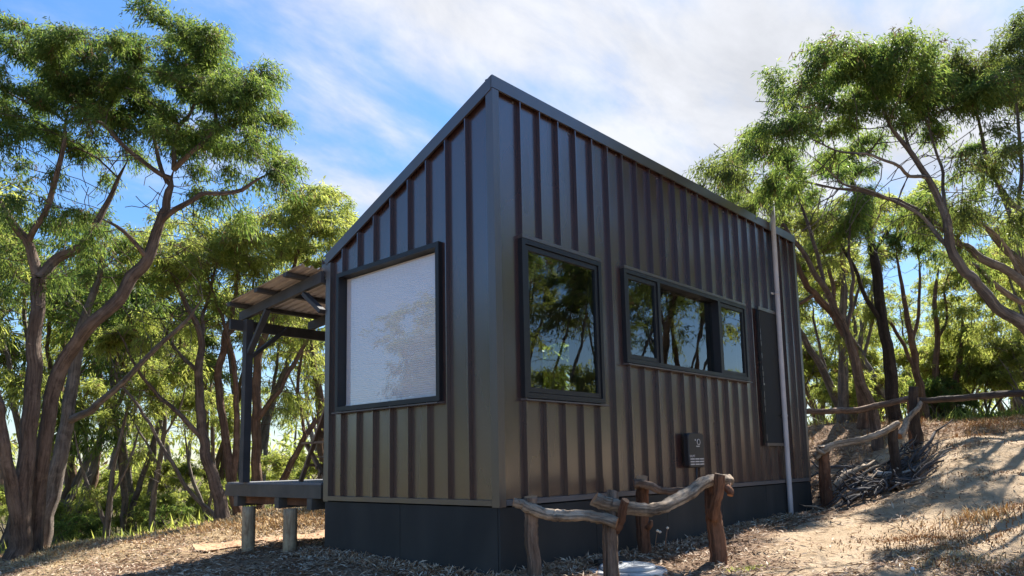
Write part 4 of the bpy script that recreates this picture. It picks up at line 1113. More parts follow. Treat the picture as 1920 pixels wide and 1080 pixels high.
make_tree('peppermint_tree', [
    S((484, 945, 14, 0.101), (480, 800, 14, 0.086), (482, 690, 14, 0.078), (500, 620, 14, 0.062), (530, 560, 14, 0.047), (560, 470, 14, 0.031), (580, 410, 14, 0.020)),
    S((486, 790, 14, 0.055), (530, 720, 14, 0.047), (575, 640, 14.2, 0.039), (610, 570, 14.4, 0.031), (640, 480, 14.6, 0.020)),
    S((500, 620, 14, 0.039), (480, 560, 14, 0.031), (470, 500, 14, 0.023)),
    ], [lobe(580, 400, 14, 70, 45, 1.2, 202), lobe(640, 420, 14.4, 50, 50, 1.2, 148), lobe(500, 470, 14, 70, 60, 1.1, 135), lobe(590, 520, 14.4, 60, 50, 1, 81)],
    'red-brown tree directly behind the deck post with a yellow-green top', twigs=[lobe(560, 560, 14.2, 90, 130, 1.1, 330), lobe(570, 740, 14.4, 70, 90, .9, 150)], seed=21, leaves=18000, leaf='leafgold', bark='barkred', D=.19, dk=.26, Lf=.125, Wf=.019)
make_tree('leaning_tree', [
    S((518, 930, 15, 0.070), (545, 870, 15, 0.062), (575, 815, 15, 0.058), (615, 750, 15.2, 0.047), (660, 660, 15.4, 0.031)),
    S((575, 815, 15, 0.039), (560, 720, 15, 0.035), (570, 640, 15, 0.023)),
    ], [lobe(600, 600, 15.2, 70, 80, 1.2, 121), lobe(670, 560, 15.6, 50, 80, 1, 81)],
    'tree leaning right behind the deck between the post and the chair', twigs=[lobe(570, 780, 15, 80, 100, 1.0, 200)], seed=24, leaves=7000, leaf='leafgold', bark='barkred', Lf=.13, Wf=.02)
make_tree('sapling', [
    S((405, 970, 13.0, 0.039), (365, 930, 12.8, 0.033), (330, 880, 12.6, 0.031), (290, 810, 12.4, 0.028), (265, 770, 12.3, 0.026), (225, 720, 12.2, 0.019), (205, 660, 12.2, 0.012))],
    [lobe(210, 650, 12.2, 50, 50, .6, 54)], 'slender grey sapling leaning far left over the grass', seed=27, leaves=3500, bark='barkgrey', leaf='leafgold', Lf=.12, Wf=.018)
make_tree('sapling', [
    S((197, 1028, 13.8, 0.066), (205, 960, 13.8, 0.058), (212, 880, 13.8, 0.043), (230, 800, 13.8, 0.031), (250, 740, 13.8, 0.020)),
    S((200, 985, 13.8, 0.039), (178, 935, 13.7, 0.035), (155, 880, 13.6, 0.027), (140, 810, 13.5, 0.016)),
    S((212, 930, 13.8, 0.027), (245, 860, 13.9, 0.023), (262, 800, 14, 0.016))],
    [lobe(235, 750, 13.9, 60, 60, .8, 94), lobe(140, 810, 13.5, 50, 50, .6, 67)], 'low forked tree with three thin stems on the grass at the left', twigs=[lobe(220, 850, 13.8, 90, 90, .8, 160)], seed=29, leaves=4500, leaf='leafgold', bark='barkgrey', Lf=.12, Wf=.018)
make_tree('sapling', [
    S((284, 1012, 14.4, 0.066), (290, 930, 14.4, 0.055), (300, 860, 14.4, 0.047), (310, 790, 14.4, 0.039), (300, 720, 14.4, 0.023)),
    S((300, 860, 14.4, 0.023), (268, 820, 14.4, 0.022), (240, 770, 14.4, 0.016)),
    S((306, 810, 14.4, 0.023), (335, 770, 14.4, 0.020), (355, 700, 14.4, 0.014))],
    [lobe(300, 710, 14.4, 70, 50, .8, 121), lobe(350, 690, 14.4, 40, 50, .6, 54)], 'straight dark sapling with a tuft of twigs left of the slanting one', twigs=[lobe(300, 830, 14.4, 70, 90, .8, 140)], seed=31, leaves=5000, leaf='leafgold', bark='barkgrey', Lf=.12, Wf=.018)
make_tree('sapling', [
    S((392, 985, 15.5, 0.047), (372, 930, 15.5, 0.043), (355, 880, 15.5, 0.035), (345, 800, 15.5, 0.023)),
    S((388, 975, 15.5, 0.039), (400, 900, 15.5, 0.035), (402, 830, 15.5, 0.023)),],
    [lobe(350, 780, 15.5, 50, 50, .8, 81), lobe(405, 800, 15.5, 40, 50, .7, 54)], 'small forked tree at the grass edge just left of the deck', seed=33, leaves=3500, leaf='leafgold', bark='barkgrey', Lf=.13, Wf=.02)

# --- right hand trees
make_tree('peppermint_tree', [
    S((2075, 775, 9.74, 0.129), (2000, 690, 9.58, 0.099), (1920, 612, 9.41, 0.077), (1875, 578, 9.41, 0.070), (1840, 540, 9.41, 0.066), (1818, 515, 9.41, 0.064), (1785, 470, 9.41, 0.057), (1770, 400, 9.41, 0.048), (1745, 340, 9.41, 0.039), (1710, 290, 9.32, 0.033), (1675, 245, 9.24, 0.025), (1650, 195, 9.24, 0.015)),
    S((1745, 340, 9.41, 0.025), (1700, 325, 9.16, 0.020), (1640, 290, 8.99, 0.016), (1580, 285, 8.90, 0.012), (1520, 260, 8.90, 0.007)),
    S((1785, 470, 9.41, 0.030), (1740, 420, 9.66, 0.025), (1700, 385, 9.74, 0.022), (1640, 362, 9.83, 0.020), (1580, 345, 9.91, 0.015), (1530, 300, 9.91, 0.010)),
    S((1770, 400, 9.41, 0.025), (1765, 330, 9.66, 0.020), (1745, 260, 9.74, 0.015), (1740, 190, 9.83, 0.010)),
    S((1710, 290, 9.32, 0.020), (1690, 220, 9.49, 0.015), (1690, 150, 9.58, 0.010)),
    ], [lobe(1620, 120, 9.32, 70, 58, 0.84, 256), lobe(1545, 175, 9.24, 70, 65, 0.84, 256), lobe(1470, 245, 9.16, 62, 72, 0.76, 229), lobe(1680, 145, 9.49, 60, 55, 0.76, 162),
        lobe(1500, 320, 9.58, 60, 55, 0.67, 121), lobe(1600, 250, 9.49, 90, 60, 0.67, 121), lobe(1760, 190, 9.74, 70, 60, 0.76, 162)],
    'big peppermint tree leaning in from the right with its crown reaching above the roof end', twigs=[lobe(1620, 300, 9.4, 150, 100, 1.0, 480), lobe(1590, 400, 9.8, 110, 70, .9, 200), lobe(1740, 330, 9.6, 80, 120, .9, 180)], seed=41, leaves=58000, bark='barkgrey', leaf='leaf', Lf=.076, Wf=.0145, D=.20, dk=.29, strand=.27)
make_tree('peppermint_tree', [
    S((2095, 790, 10.25, 0.109), (2010, 620, 10.00, 0.070), (1925, 535, 9.91, 0.060), (1830, 476, 9.91, 0.049), (1780, 440, 9.91, 0.039), (1715, 390, 9.91, 0.030), (1650, 368, 10.00, 0.022), (1560, 350, 10.08, 0.015), (1450, 330, 10.25, 0.010)),
    S((2010, 620, 10.00, 0.049), (1960, 480, 9.91, 0.045), (1910, 395, 9.91, 0.039), (1868, 345, 9.91, 0.033), (1840, 250, 9.91, 0.020), (1825, 180, 9.91, 0.012)),
    S((1925, 535, 9.91, 0.030), (1880, 450, 9.74, 0.025), (1840, 422, 9.66, 0.020), (1800, 390, 9.58, 0.012)),
    S((1910, 395, 9.91, 0.030), (1915, 300, 10.00, 0.025), (1905, 200, 10.08, 0.017), (1910, 120, 10.08, 0.010)),
    ], [lobe(1370, 300, 10.25, 65, 48, 0.76, 202), lobe(1440, 340, 10.25, 50, 50, 0.67, 81), lobe(1820, 150, 9.91, 62, 55, 0.84, 202), lobe(1905, 130, 10.08, 70, 80, 0.92, 270), lobe(1850, 300, 9.74, 70, 60, 0.76, 121),
        lobe(1820, 390, 9.58, 50, 40, 0.50, 67), lobe(1990, 200, 10.08, 80, 120, 1.01, 175), lobe(1900, 430, 9.91, 50, 50, 0.67, 54)],
    'peppermint tree at the right edge with several curved stems and a high crown', twigs=[lobe(1850, 320, 9.9, 110, 140, 1.0, 420), lobe(1500, 400, 10.1, 110, 60, .9, 160)], seed=44, leaves=50000, bark='barkgrey', leaf='leafblue', Lf=.076, Wf=.0145, D=.20, dk=.29, strand=.27)
make_tree('peppermint_tree', [
    S((1680, 800, 15.2, 0.139), (1676, 760, 15.2, 0.127), (1670, 690, 15.2, 0.115), (1655, 615, 15.2, 0.107), (1648, 540, 15.2, 0.098), (1636, 465, 15.2, 0.082), (1625, 400, 15.2, 0.057), (1600, 350, 15.2, 0.041), (1590, 290, 15.2, 0.025)),
    S((1654, 600, 15.2, 0.049), (1625, 560, 15.1, 0.045), (1600, 500, 15.0, 0.037), (1560, 430, 14.9, 0.025)),
    S((1640, 480, 15.2, 0.041), (1675, 420, 15.3, 0.033), (1720, 380, 15.4, 0.021)),
    ], [lobe(1600, 300, 15.2, 80, 60, 1.2, 148), lobe(1540, 400, 14.9, 70, 50, 1, 108), lobe(1730, 380, 15.4, 50, 40, 1, 81)],
    'straight black-trunked tree just behind the pole fence', twigs=[lobe(1620, 440, 15.1, 110, 90, 1.2, 220)], seed=47, leaves=12000, bark='barkdark', leaf='leaf', Lf=.125, Wf=.018)
make_tree('peppermint_tree', [
    S((1624, 808, 15, 0.131), (1615, 730, 15, 0.111), (1592, 645, 15, 0.094), (1567, 595, 15, 0.082), (1530, 553, 14.9, 0.070), (1505, 520, 14.8, 0.057), (1485, 470, 14.8, 0.041), (1470, 400, 14.8, 0.025)),
    S((1530, 553, 14.9, 0.041), (1480, 575, 14.6, 0.033), (1440, 560, 14.4, 0.021)),
    S((1567, 595, 15, 0.049), (1560, 530, 15.2, 0.041), (1540, 460, 15.3, 0.025)),
    ], [lobe(1470, 400, 14.8, 70, 60, 1, 121), lobe(1540, 460, 15.3, 60, 50, 1, 94), lobe(1530, 640, 15.8, 50, 60, .8, 67)],
    'reddish trunk curving up left behind the end of the cabin', twigs=[lobe(1500, 520, 14.9, 90, 90, 1.1, 220)], seed=50, leaves=11000, bark='barkred', leaf='leafgold', Lf=.125, Wf=.018)
make_tree('peppermint_tree', [
    S((1583, 803, 16, 0.123), (1580, 690, 16, 0.098), (1582, 590, 16, 0.082), (1580, 500, 16, 0.057), (1570, 420, 16, 0.033)),
    S((1581, 640, 16, 0.041), (1600, 570, 16, 0.033), (1620, 520, 16, 0.025)),
    ], [lobe(1570, 430, 16, 70, 60, 1.1, 121), lobe(1630, 520, 16, 50, 50, 1, 81)],
    'upright grey trunk between the reddish curved one and the cabin', seed=53, leaves=8000, bark='barkgrey', leaf='leafgold', Lf=.13, Wf=.02)
make_tree('leaning_tree', [
    S((1576, 790, 16.6, 0.098), (1570, 752, 16.6, 0.090), (1540, 690, 16.5, 0.078), (1502, 628, 16.4, 0.066), (1470, 570, 16.3, 0.041)),
    S((1556, 720, 16.6, 0.041), (1535, 640, 16.6, 0.033), (1520, 560, 16.6, 0.021)),
    ], [lobe(1470, 560, 16.3, 60, 60, 1, 81), lobe(1525, 560, 16.6, 50, 50, 1, 81)],
    'dark trunk leaning left behind the back corner of the cabin', seed=55, leaves=6000, bark='barkgrey', leaf='leafgold', Lf=.13, Wf=.02)
make_tree('leaning_tree', [
    S((1668, 765, 16.8, 0.107), (1640, 715, 16.8, 0.098), (1615, 670, 16.8, 0.090), (1588, 622, 16.8, 0.074), (1560, 570, 16.8, 0.057), (1520, 500, 16.8, 0.033)),
    S((1615, 670, 16.8, 0.041), (1635, 600, 16.8, 0.037), (1635, 540, 16.8, 0.025)),
    ], [lobe(1510, 500, 16.8, 60, 50, 1.1, 81), lobe(1640, 540, 16.8, 50, 60, 1, 81)],
    'grey trunk leaning left behind the black-trunked tree', seed=57, leaves=6000, bark='barkgrey', leaf='leafgold', Lf=.13, Wf=.02)
make_tree('peppermint_tree', [
    S((1640, 790, 13.6, 0.090), (1610, 700, 13.4, 0.070), (1585, 620, 13.3, 0.061), (1545, 540, 13.2, 0.051), (1490, 450, 13.1, 0.041), (1430, 380, 13.0, 0.030), (1385, 340, 13, 0.012)),
    S((1545, 540, 13.2, 0.037), (1530, 470, 13.3, 0.033), (1500, 380, 13.4, 0.025), (1480, 320, 13.4, 0.010)),
    S((1585, 620, 13.3, 0.041), (1600, 540, 13.4, 0.034), (1590, 460, 13.5, 0.025), (1600, 390, 13.6, 0.010)),
    ], [lobe(1390, 335, 13, 70, 45, 1, 150), lobe(1450, 400, 13.2, 70, 50, 1, 120), lobe(1490, 310, 13.4, 60, 50, 1, 110), lobe(1590, 400, 13.6, 60, 50, 1, 100)],
    'slender tree slanting left behind the roof end with thin forked limbs', twigs=[lobe(1500, 440, 13.2, 100, 90, 1, 260)], seed=66, leaves=20000, bark='bark', leaf='leaf', Lf=.115, Wf=.015)
make_tree('peppermint_tree', [
    S((1600, 800, 18, 0.082), (1605, 700, 18, 0.070), (1622, 600, 18, 0.057), (1650, 500, 18, 0.045), (1690, 420, 18, 0.029), (1720, 360, 18, 0.010)),
    S((1605, 700, 18, 0.049), (1580, 620, 18, 0.041), (1540, 540, 18, 0.033), (1520, 460, 18, 0.012)),
    ], [lobe(1700, 400, 18, 70, 60, 1.2, 120), lobe(1530, 480, 18, 60, 60, 1.2, 100)],
    'thin-stemmed tree forking in a wide V behind the reddish curved trunk', twigs=[lobe(1610, 540, 18, 110, 90, 1, 220)], seed=68, leaves=11000, bark='barkgrey', leaf='leafgold', Lf=.14, Wf=.022)
make_tree('peppermint_tree', [
    S((1738, 795, 17.5, 0.115), (1728, 745, 17.5, 0.098), (1720, 705, 17.5, 0.086), (1712, 650, 17.5, 0.074), (1700, 590, 17.5, 0.057), (1690, 530, 17.5, 0.041), (1680, 470, 17.5, 0.025)),
    S((1716, 680, 17.5, 0.049), (1690, 640, 17.5, 0.041), (1665, 600, 17.5, 0.033), (1645, 590, 17.5, 0.016)),
    S((1712, 650, 17.5, 0.049), (1722, 590, 17.6, 0.041), (1725, 520, 17.7, 0.029), (1720, 460, 17.7, 0.016)),
    ], [lobe(1690, 470, 17.5, 50, 60, 1.0, 94), lobe(1640, 580, 17.5, 40, 40, .8, 40), lobe(1735, 640, 17, 40, 30, .8, 40)],
    'forked bare tree standing behind the tallest fence post', twigs=[lobe(1700, 560, 17.5, 70, 100, 1.1, 150)], seed=60, leaves=4500, bark='barkred', leaf='leaf', Lf=.13, Wf=.02)
make_tree('peppermint_tree', [
    S((1756, 795, 18.5, 0.107), (1752, 730, 18.5, 0.082), (1758, 640, 18.5, 0.066), (1752, 560, 18.5, 0.049), (1760, 500, 18.5, 0.029)),
    S((1775, 795, 18.3, 0.098), (1790, 735, 18.3, 0.082), (1800, 660, 18.3, 0.061), (1806, 580, 18.3, 0.041)),
    S((1752, 640, 18.5, 0.041), (1775, 600, 18.6, 0.033), (1770, 540, 18.6, 0.025), (1790, 480, 18.6, 0.016)),
    ], [lobe(1830, 540, 19, 75, 50, 1.3, 175), lobe(1800, 640, 18.2, 70, 45, 1.2, 162), lobe(1760, 600, 18.5, 40, 40, 1, 54)],
    'pair of close brown trunks with a bright yellow-green crown right of the fence post', seed=63, leaves=15000, bark='barkred', leaf='leafgold', Lf=.14, Wf=.022)

make_tree('peppermint_tree', [
    S((2085, 800, 13.2, .15), (2030, 690, 13.2, .11), (1975, 590, 13.1, .09), (1915, 500, 13.0, .07), (1850, 430, 12.9, .05), (1785, 390, 12.8, .03), (1730, 375, 12.7, .01)),
    S((1975, 590, 13.1, .06), (1900, 560, 12.9, .05), (1830, 500, 12.7, .035), (1770, 480, 12.6, .012)),
    S((1915, 500, 13.0, .05), (1900, 420, 13.1, .04), (1870, 340, 13.2, .025), (1850, 280, 13.2, .01)),
    ], [lobe(1770, 400, 12.8, 70, 40, 1.0, 110), lobe(1860, 330, 13.1, 70, 50, 1.0, 120), lobe(1790, 480, 12.6, 50, 30, .8, 50), lobe(1930, 400, 13, 60, 60, 1, 100)],
    'slim tree behind the two right-hand giants with a long limb over the sand bank', twigs=[lobe(1850, 440, 12.9, 110, 80, 1, 220)], seed=71, leaves=15000, bark='barkgrey', leaf='leaf', Lf=.11, Wf=.017)

# --- templates for the woods further off; each copy is a tree of its own
def wood_template(seed, h, spread, leaf, bark, leaves):
    rg = np.random.default_rng(seed); stems = []; lobes = []
    k = 2 + seed % 3
    for s in range(k):
        a = rg.uniform(0, 6.28); sp = spread * rg.uniform(.2, .7); r = .085 * h / 7
        pts = []
        for t in (0, .2, .42, .65, .85):
            q = .12 + sp * t ** 1.3
            pts.append((math.cos(a) * q + rg.normal() * .12 * (t > 0), math.sin(a) * q + rg.normal() * .12 * (t > 0), h * t * .95, r * (1 - t * .8)))
        if s: pts[0] = (*pts[0][:2], 0, r)
        stems.append(pts)
        e = pts[-1]; lobes.append(((e[0], e[1], h * rg.uniform(.78, .9)), np.diag([spread * .42, spread * .42, h * .15]), 110))
        e = pts[-2]; lobes.append(((e[0] * 1.5, e[1] * 1.5, h * rg.uniform(.5, .66)), np.diag([spread * .38, spread * .38, h * .15]), 80))
    return stems, lobes
TEMPL = []
GZ_REAL = gz
for i, (sd, h, sp, lf, bk, nl) in enumerate(((101, 7.2, 3.2, 'leafgold', 'barkgrey', 11500), (102, 6.6, 3.0, 'leaf', 'bark', 11000), (103, 7.8, 3.4, 'leafgold', 'barkred', 12500), (104, 5.8, 3.0, 'leafblue', 'barkgrey', 10500))):
    st, lb = wood_template(sd, h, sp, lf, bk, nl)
    gz = lambda a, b: 0.0
    t = make_tree('woodland_tree', st, lb, ('yellow-green airy tree', 'dark green three-stemmed tree', 'tall yellow-green reddish-barked tree', 'small grey-green forked tree')[i], 'woodland trees', bark=bk, leaf=lf, seed=sd, leaves=nl, D=.26, dk=.38, Lf=.155, Wf=.030, strand=.4, per=10, origin=(0, 0, 0))
    gz = GZ_REAL
    TEMPL.append(t)
def shrub_template(seed, h, w, leaf, nl, lab):
    rg = np.random.default_rng(seed); stems = []
    for s in range(5):
        a = s * 1.26 + rg.uniform(-.3, .3); q = w * .4
        stems.append([(math.cos(a) * .05, math.sin(a) * .05, 0, .03), (math.cos(a) * q * .5, math.sin(a) * q * .5, h * .4, .02), (math.cos(a) * q, math.sin(a) * q, h * .75, .01)])
    lobes = [((0, 0, h * .6), np.diag([w * .55, w * .55, h * .42]), 110)]
    global gz
    gz = lambda a, b: 0.0
    t = make_tree('shrub', stems, lobes, lab, 'undergrowth shrubs', bark='barkgrey', leaf=leaf, seed=seed, leaves=nl, D=.14, dk=.2, Lf=.12, Wf=.026, strand=.25, droop=.3, cat='shrub', origin=(0, 0, 0))
    gz = GZ_REAL
    return t
SHR = [shrub_template(201, 1.5, 1.7, 'leafgold', 6500, 'knee-high yellow-green shrub'), shrub_template(202, 2.3, 2.4, 'leafgold', 9000, 'tall yellow-green bush'), shrub_template(203, 1.2, 1.6, 'leaf', 5500, 'low dark green shrub')]
rs = np.random.default_rng(9)
KINDS = {}
def place(tpl, used, x, y, sc, where='', dz=0.0):
    z = gz(x, y) - .06 * sc + dz; rzz = rs.uniform(0, 6.28)
    if not used[0]:
        used[0] = True; o = tpl; KINDS[tpl.name] = tpl['label']; o.location = (x, y, z); o.rotation_euler = (0, 0, rzz); o.scale = (sc, sc, sc)
    else: o = copy_tree(tpl, (x, y, z), rzz, sc)
    o['label'] = KINDS[tpl.name] + ' ' + where; o['group'] = KINDS[tpl.name] + ' ' + where
    return o
TU = [[False] for _ in TEMPL]; SU = [[False] for _ in SHR]
def seen_at(px, dd):
    b = (RX * (px - 960) / F_PX + DX); q = CAM + b * dd; return q[0], q[1]
# woods left of the cabin, going back
for px, dd, k, sc in ((-60, 15, 0, 1), (60, 17, 1, .95), (20, 15.5, 1, 1.12), (150, 16.5, 3, 1.25), (265, 17, 1, 1.0), (160, 19, 2, 1.0), (270, 19, 0, .9), (380, 20, 2, 1.0), (500, 20, 0, 1.0), (620, 19.5, 2, 1.0),
                      (200, 25, 0, 1.1), (420, 26, 2, 1.1), (720, 25, 2, 1), (860, 22, 0, 1), (1000, 19.5, 2, 1), (1040, 18.5, 1, .9), (1060, 24, 0, 1), (1130, 22, 2, .8),
                      (60, 33, 2, 1.2), (330, 34, 0, 1.25), (600, 35, 0, 1.2),
                      (-200, 17, 0, 1.1), (-330, 20, 2, 1.2), (-480, 16, 1, 1.2)):
    x, y = seen_at(px, dd); place(TEMPL[k], TU[k], x + rs.normal() * .3, y + rs.normal() * .3, sc * rs.uniform(.92, 1.08), 'in the woods beyond the deck')
# woods to the right of the cabin
for px, dd, k, sc in ((1440, 20, 0, .72), (1500, 21, 2, .74), (1560, 23, 1, .8), (1620, 21, 0, .72), (1680, 24, 2, .66), (1850, 22, 0, .72), (1900, 20, 2, .66), (1960, 21, 0, .75), (1960, 13.4, 0, .60), (2030, 17, 2, .7),
                      (1480, 29, 3, .9), (1560, 31, 0, .95), (1660, 33, 2, .85), (1800, 31, 0, .86), (1890, 30, 2, .95), (2010, 26, 2, .9)):
    x, y = seen_at(px, dd); place(TEMPL[k], TU[k], x + rs.normal() * .3, y + rs.normal() * .3, sc * rs.uniform(.92, 1.08), 'in the woods beyond the pole fence')
# trees beside and behind the viewer that the windows mirror
for x, y, k, sc in ((9.5, -9.0, 1, .95), (15.5, -9.4, 1, 1.0), (19.5, -9.4, 3, 1.05), (12.5, -10.2, 3, 1.05), (7.4, -10.4, 1, 1.05), (13.0, -12.5, 2, 1.0), (6.5, -12.0, 0, .9), (16.0, -9.0, 3, 1.1), (3.5, -14.5, 2, 1.0), (10, -16, 1, 1.2), (17, -15, 0, 1.2), (21, -10, 2, 1.2), (1, -18, 3, 1.1), (7.5, -18.5, 0, 1.2),
                    (-9.5, 5.5, 1, .9), (-12.5, 9.5, 0, 1.0), (-8.5, 10.0, 3, .9), (-15, 4.5, 2, 1.1), (-16, 12, 1, 1.1), (-12, 16, 2, 1.1), (-11, 1.0, 0, 1.0)):
    place(TEMPL[k], TU[k], x, y, sc, 'mirrored in the cabin windows')
# shrubs
for px, dd, k, sc in ((1545, 17.5, 0, .8), (1640, 18, 0, .8), (1700, 18.5, 2, .9), (1800, 19, 1, .95), (1860, 18.5, 0, 1.1), (1905, 17, 1, .9), (1950, 17.5, 1, 1.0), (1830, 23, 1, 1.3), (1740, 20, 1, 1.0), (1590, 21, 1, 1.0), (1530, 22, 1, 1.1), (1480, 21, 1, 1.1),
                      (1660, 23, 1, 1.0), (1780, 27, 1, 1.2), (1900, 26, 1, 1.2), (1590, 28, 1, 1.2), (1760, 18, 2, .7), (1615, 19, 2, .8),
                      (150, 14.5, 2, .55), (225, 14.8, 2, .6), (330, 15, 2, .6), (250, 17, 0, .8), (350, 17, 0, .8), (120, 17, 0, .8), (440, 16.5, 0, .8), (560, 17, 1, .7), (400, 20, 1, 1), (250, 20, 1, 1), (90, 20, 1, 1),
                      (170, 28, 1, 1.2), (480, 29, 1, 1.2), (40, 28, 1, 1.2), (610, 21, 1, 1.0), (1008, 16.5, 1, 1.75), (1040, 16.8, 1, 1.8), (1075, 17.5, 1, 1.7)):
    x, y = seen_at(px, dd); place(SHR[k], SU[k], x + rs.normal() * .25, y + rs.normal() * .25, sc * rs.uniform(.85, 1.15), 'under the trees beyond the deck' if px < 900 else 'under the trees beyond the pole fence')

for x, y, k, sc in ((12, -12.5, 1, 1.4), (15, -12, 1, 1.5), (18, -12.5, 1, 1.5), (21.5, -13, 1, 1.6), (9.5, -13.5, 1, 1.5), (7, -14, 1, 1.5), (24, -11, 1, 1.6), (25, -15, 1, 1.8), (13.5, -15.5, 1, 1.7), (17, -17, 1, 1.8), (10.5, -17.5, 1, 1.8), (21, -18, 1, 1.9), (4.5, -15, 1, 1.5), (28, -13, 1, 1.9)):
    place(SHR[k], SU[k], x, y, sc, 'mirrored in the cabin windows')

# far woods: one mass of leaf clumps on thin stems, all round
def far_woods():
    rg = np.random.default_rng(71); n = 380
    a = rg.uniform(-1.2, 2.9, n); r = rg.uniform(40, 75, n)
    x, y = CAM[0] + r * np.cos(a), CAM[1] + r * np.sin(a); g = H(x, y, False)
    hgt = rg.uniform(2.5, 6.5, n) * np.where(a < .45, .78, 1.0)
    per = 26; A = np.repeat(np.c_[x, y, g], per, 0); h = np.repeat(hgt, per)
    off = rg.normal(size=(n * per, 3)); off /= np.linalg.norm(off, axis=1)[:, None]; off *= rg.random((n * per, 1)) ** .4
    A = A + off * np.c_[np.full(n * per, 2.2), np.full(n * per, 2.2), h * .42] + np.c_[np.zeros(n * per), np.zeros(n * per), h * .55]
    V, Fc, tint = leaf_arrays(A, rg, 5, .55, .15, .8, .5)
    tag(link_mesh('far_woods', np_mesh('far_woods', V, Fc, M['leafgold'], tint=tint, smooth=False)), 'mass of yellow-green woods far behind the trees', 'woods', None, 'stuff')
    mb = MB()
    for i in range(0, n, 2): mb.tube([(x[i], y[i], g[i] - .3), (x[i] + rg.normal() * .6, y[i] + rg.normal() * .6, g[i] + hgt[i] * .8)], [.16, .05], 5, cap=False)
    tag(mb.build('far_trunks', M['barkgrey']), 'thin trunks of the far woods', 'woods', None, 'stuff')
far_woods()

# ------------------------------------------------------------------ litter, grass, twigs
def strips(pts, ang, ln, wd, rg, curl=.25, lift=.006, tilt=.22, tint=None):
    n = len(pts); d = np.c_[np.cos(ang), np.sin(ang), rg.normal(size=n) * tilt]; s = np.c_[-np.sin(ang), np.cos(ang), rg.normal(size=n) * tilt]
    ln = ln[:, None]; wd = wd[:, None]; up = np.c_[np.zeros(n), np.zeros(n), np.abs(rg.normal(size=n)) * curl][:, :] * ln
    p = pts + np.c_[np.zeros(n), np.zeros(n), lift + np.abs(rg.normal(size=n)) * .008]
    V = np.stack([p - d * ln * .5, p + s * wd * .5 + up * .4, p + d * ln * .5 + up * .3, p - s * wd * .5 + up * .4], 1).reshape(-1, 3)
    t = rg.random(n) if tint is None else tint
    return V, np.arange(n * 4).reshape(n, 4), np.repeat(t, 4)

def in_cabin(x, y): return (x > -.02) & (x < L_ + .02) & (y > -.02) & (y < W_ + .02)
def litter():
    rg = np.random.default_rng(31); n = 150000
    px = rg.uniform(-30, 1960, n); dd = 4.6 + 11.5 * rg.random(n) ** 1.25
    b = RX[None] * ((px - 960) / F_PX)[:, None] + DX[None]; q = CAM + b * dd[:, None]; x, y = q[:, 0], q[:, 1]
    den = np.clip(1 - .97 * sand_mask(x, y), 0, 1) * (.35 + .65 * smooth01(vnoise(x, y, 1.7, 12) + .5 * vnoise(x, y, 4.3, 13), -.25, .25))
    patch = .05 + smooth01(vnoise(x, y, 2.6, 14) + .6 * vnoise(x, y, .9, 15), .14, .42) * .6
    den = np.maximum(den, patch * sand_mask(x, y))
    k = (rg.random(n) < den) & ~in_cabin(x, y); x, y, dd = x[k], y[k], dd[k]; n = len(x)
    z = np.concatenate([H(a, c) for a, c in zip(np.array_split(x, 40), np.array_split(y, 40))])
    V, Fc, t = strips(np.c_[x, y, z], rg.uniform(0, 6.28, n), rg.uniform(.035, .10, n) * (1 + .03 * dd), rg.uniform(.007, .017, n) * (1 + .03 * dd), rg, tint=np.clip(rg.beta(1.6, 1.7, n), 0, 1))
    tag(link_mesh('leaf_litter', np_mesh('leaf_litter', V, Fc, M['litter'], tint=t, smooth=False)), 'dry leaves and bark scraps covering the ground', 'leaf litter', None, 'stuff')
    # litter banked up against the skirting
    m = 9000; side = rg.random(m) < .62; e = np.abs(rg.normal(size=m)) * .13
    bx = np.where(side, rg.uniform(-.2, 6.8, m), -.03 - e); by = np.where(side, -.03 - e, rg.uniform(-.2, 2.7, m)); ok = ~in_cabin(bx, by); bx, by, e = bx[ok], by[ok], e[ok]
    bz = H(bx, by) + .05 * np.exp(-e / .08) * rg.random(len(e))
    V, Fc, t = strips(np.c_[bx, by, bz], rg.uniform(0, 6.28, len(e)), rg.uniform(.04, .11, len(e)), rg.uniform(.008, .018, len(e)), rg, tilt=.5, tint=rg.beta(1.6, 1.6, len(e)))
    tag(link_mesh('banked_litter', np_mesh('banked_litter', V, Fc, M['litter'], tint=t, smooth=False)), 'dry leaves banked against the foot of the skirting', 'leaf litter', None, 'stuff')
    # twigs
    m = 2600; k = rg.choice(n, m); 
    V, Fc, t = strips(np.c_[x[k], y[k], z[k] + .008], rg.uniform(0, 6.28, m), rg.uniform(.12, .5, m), rg.uniform(.006, .012, m), rg, curl=.05, tilt=.08, tint=rg.uniform(0, .45, m))
    tag(link_mesh('fallen_twigs', np_mesh('fallen_twigs', V, Fc, M['litter'], tint=t, smooth=False)), 'thin fallen twigs lying in the leaf litter', 'twigs', None, 'stuff')
litter()

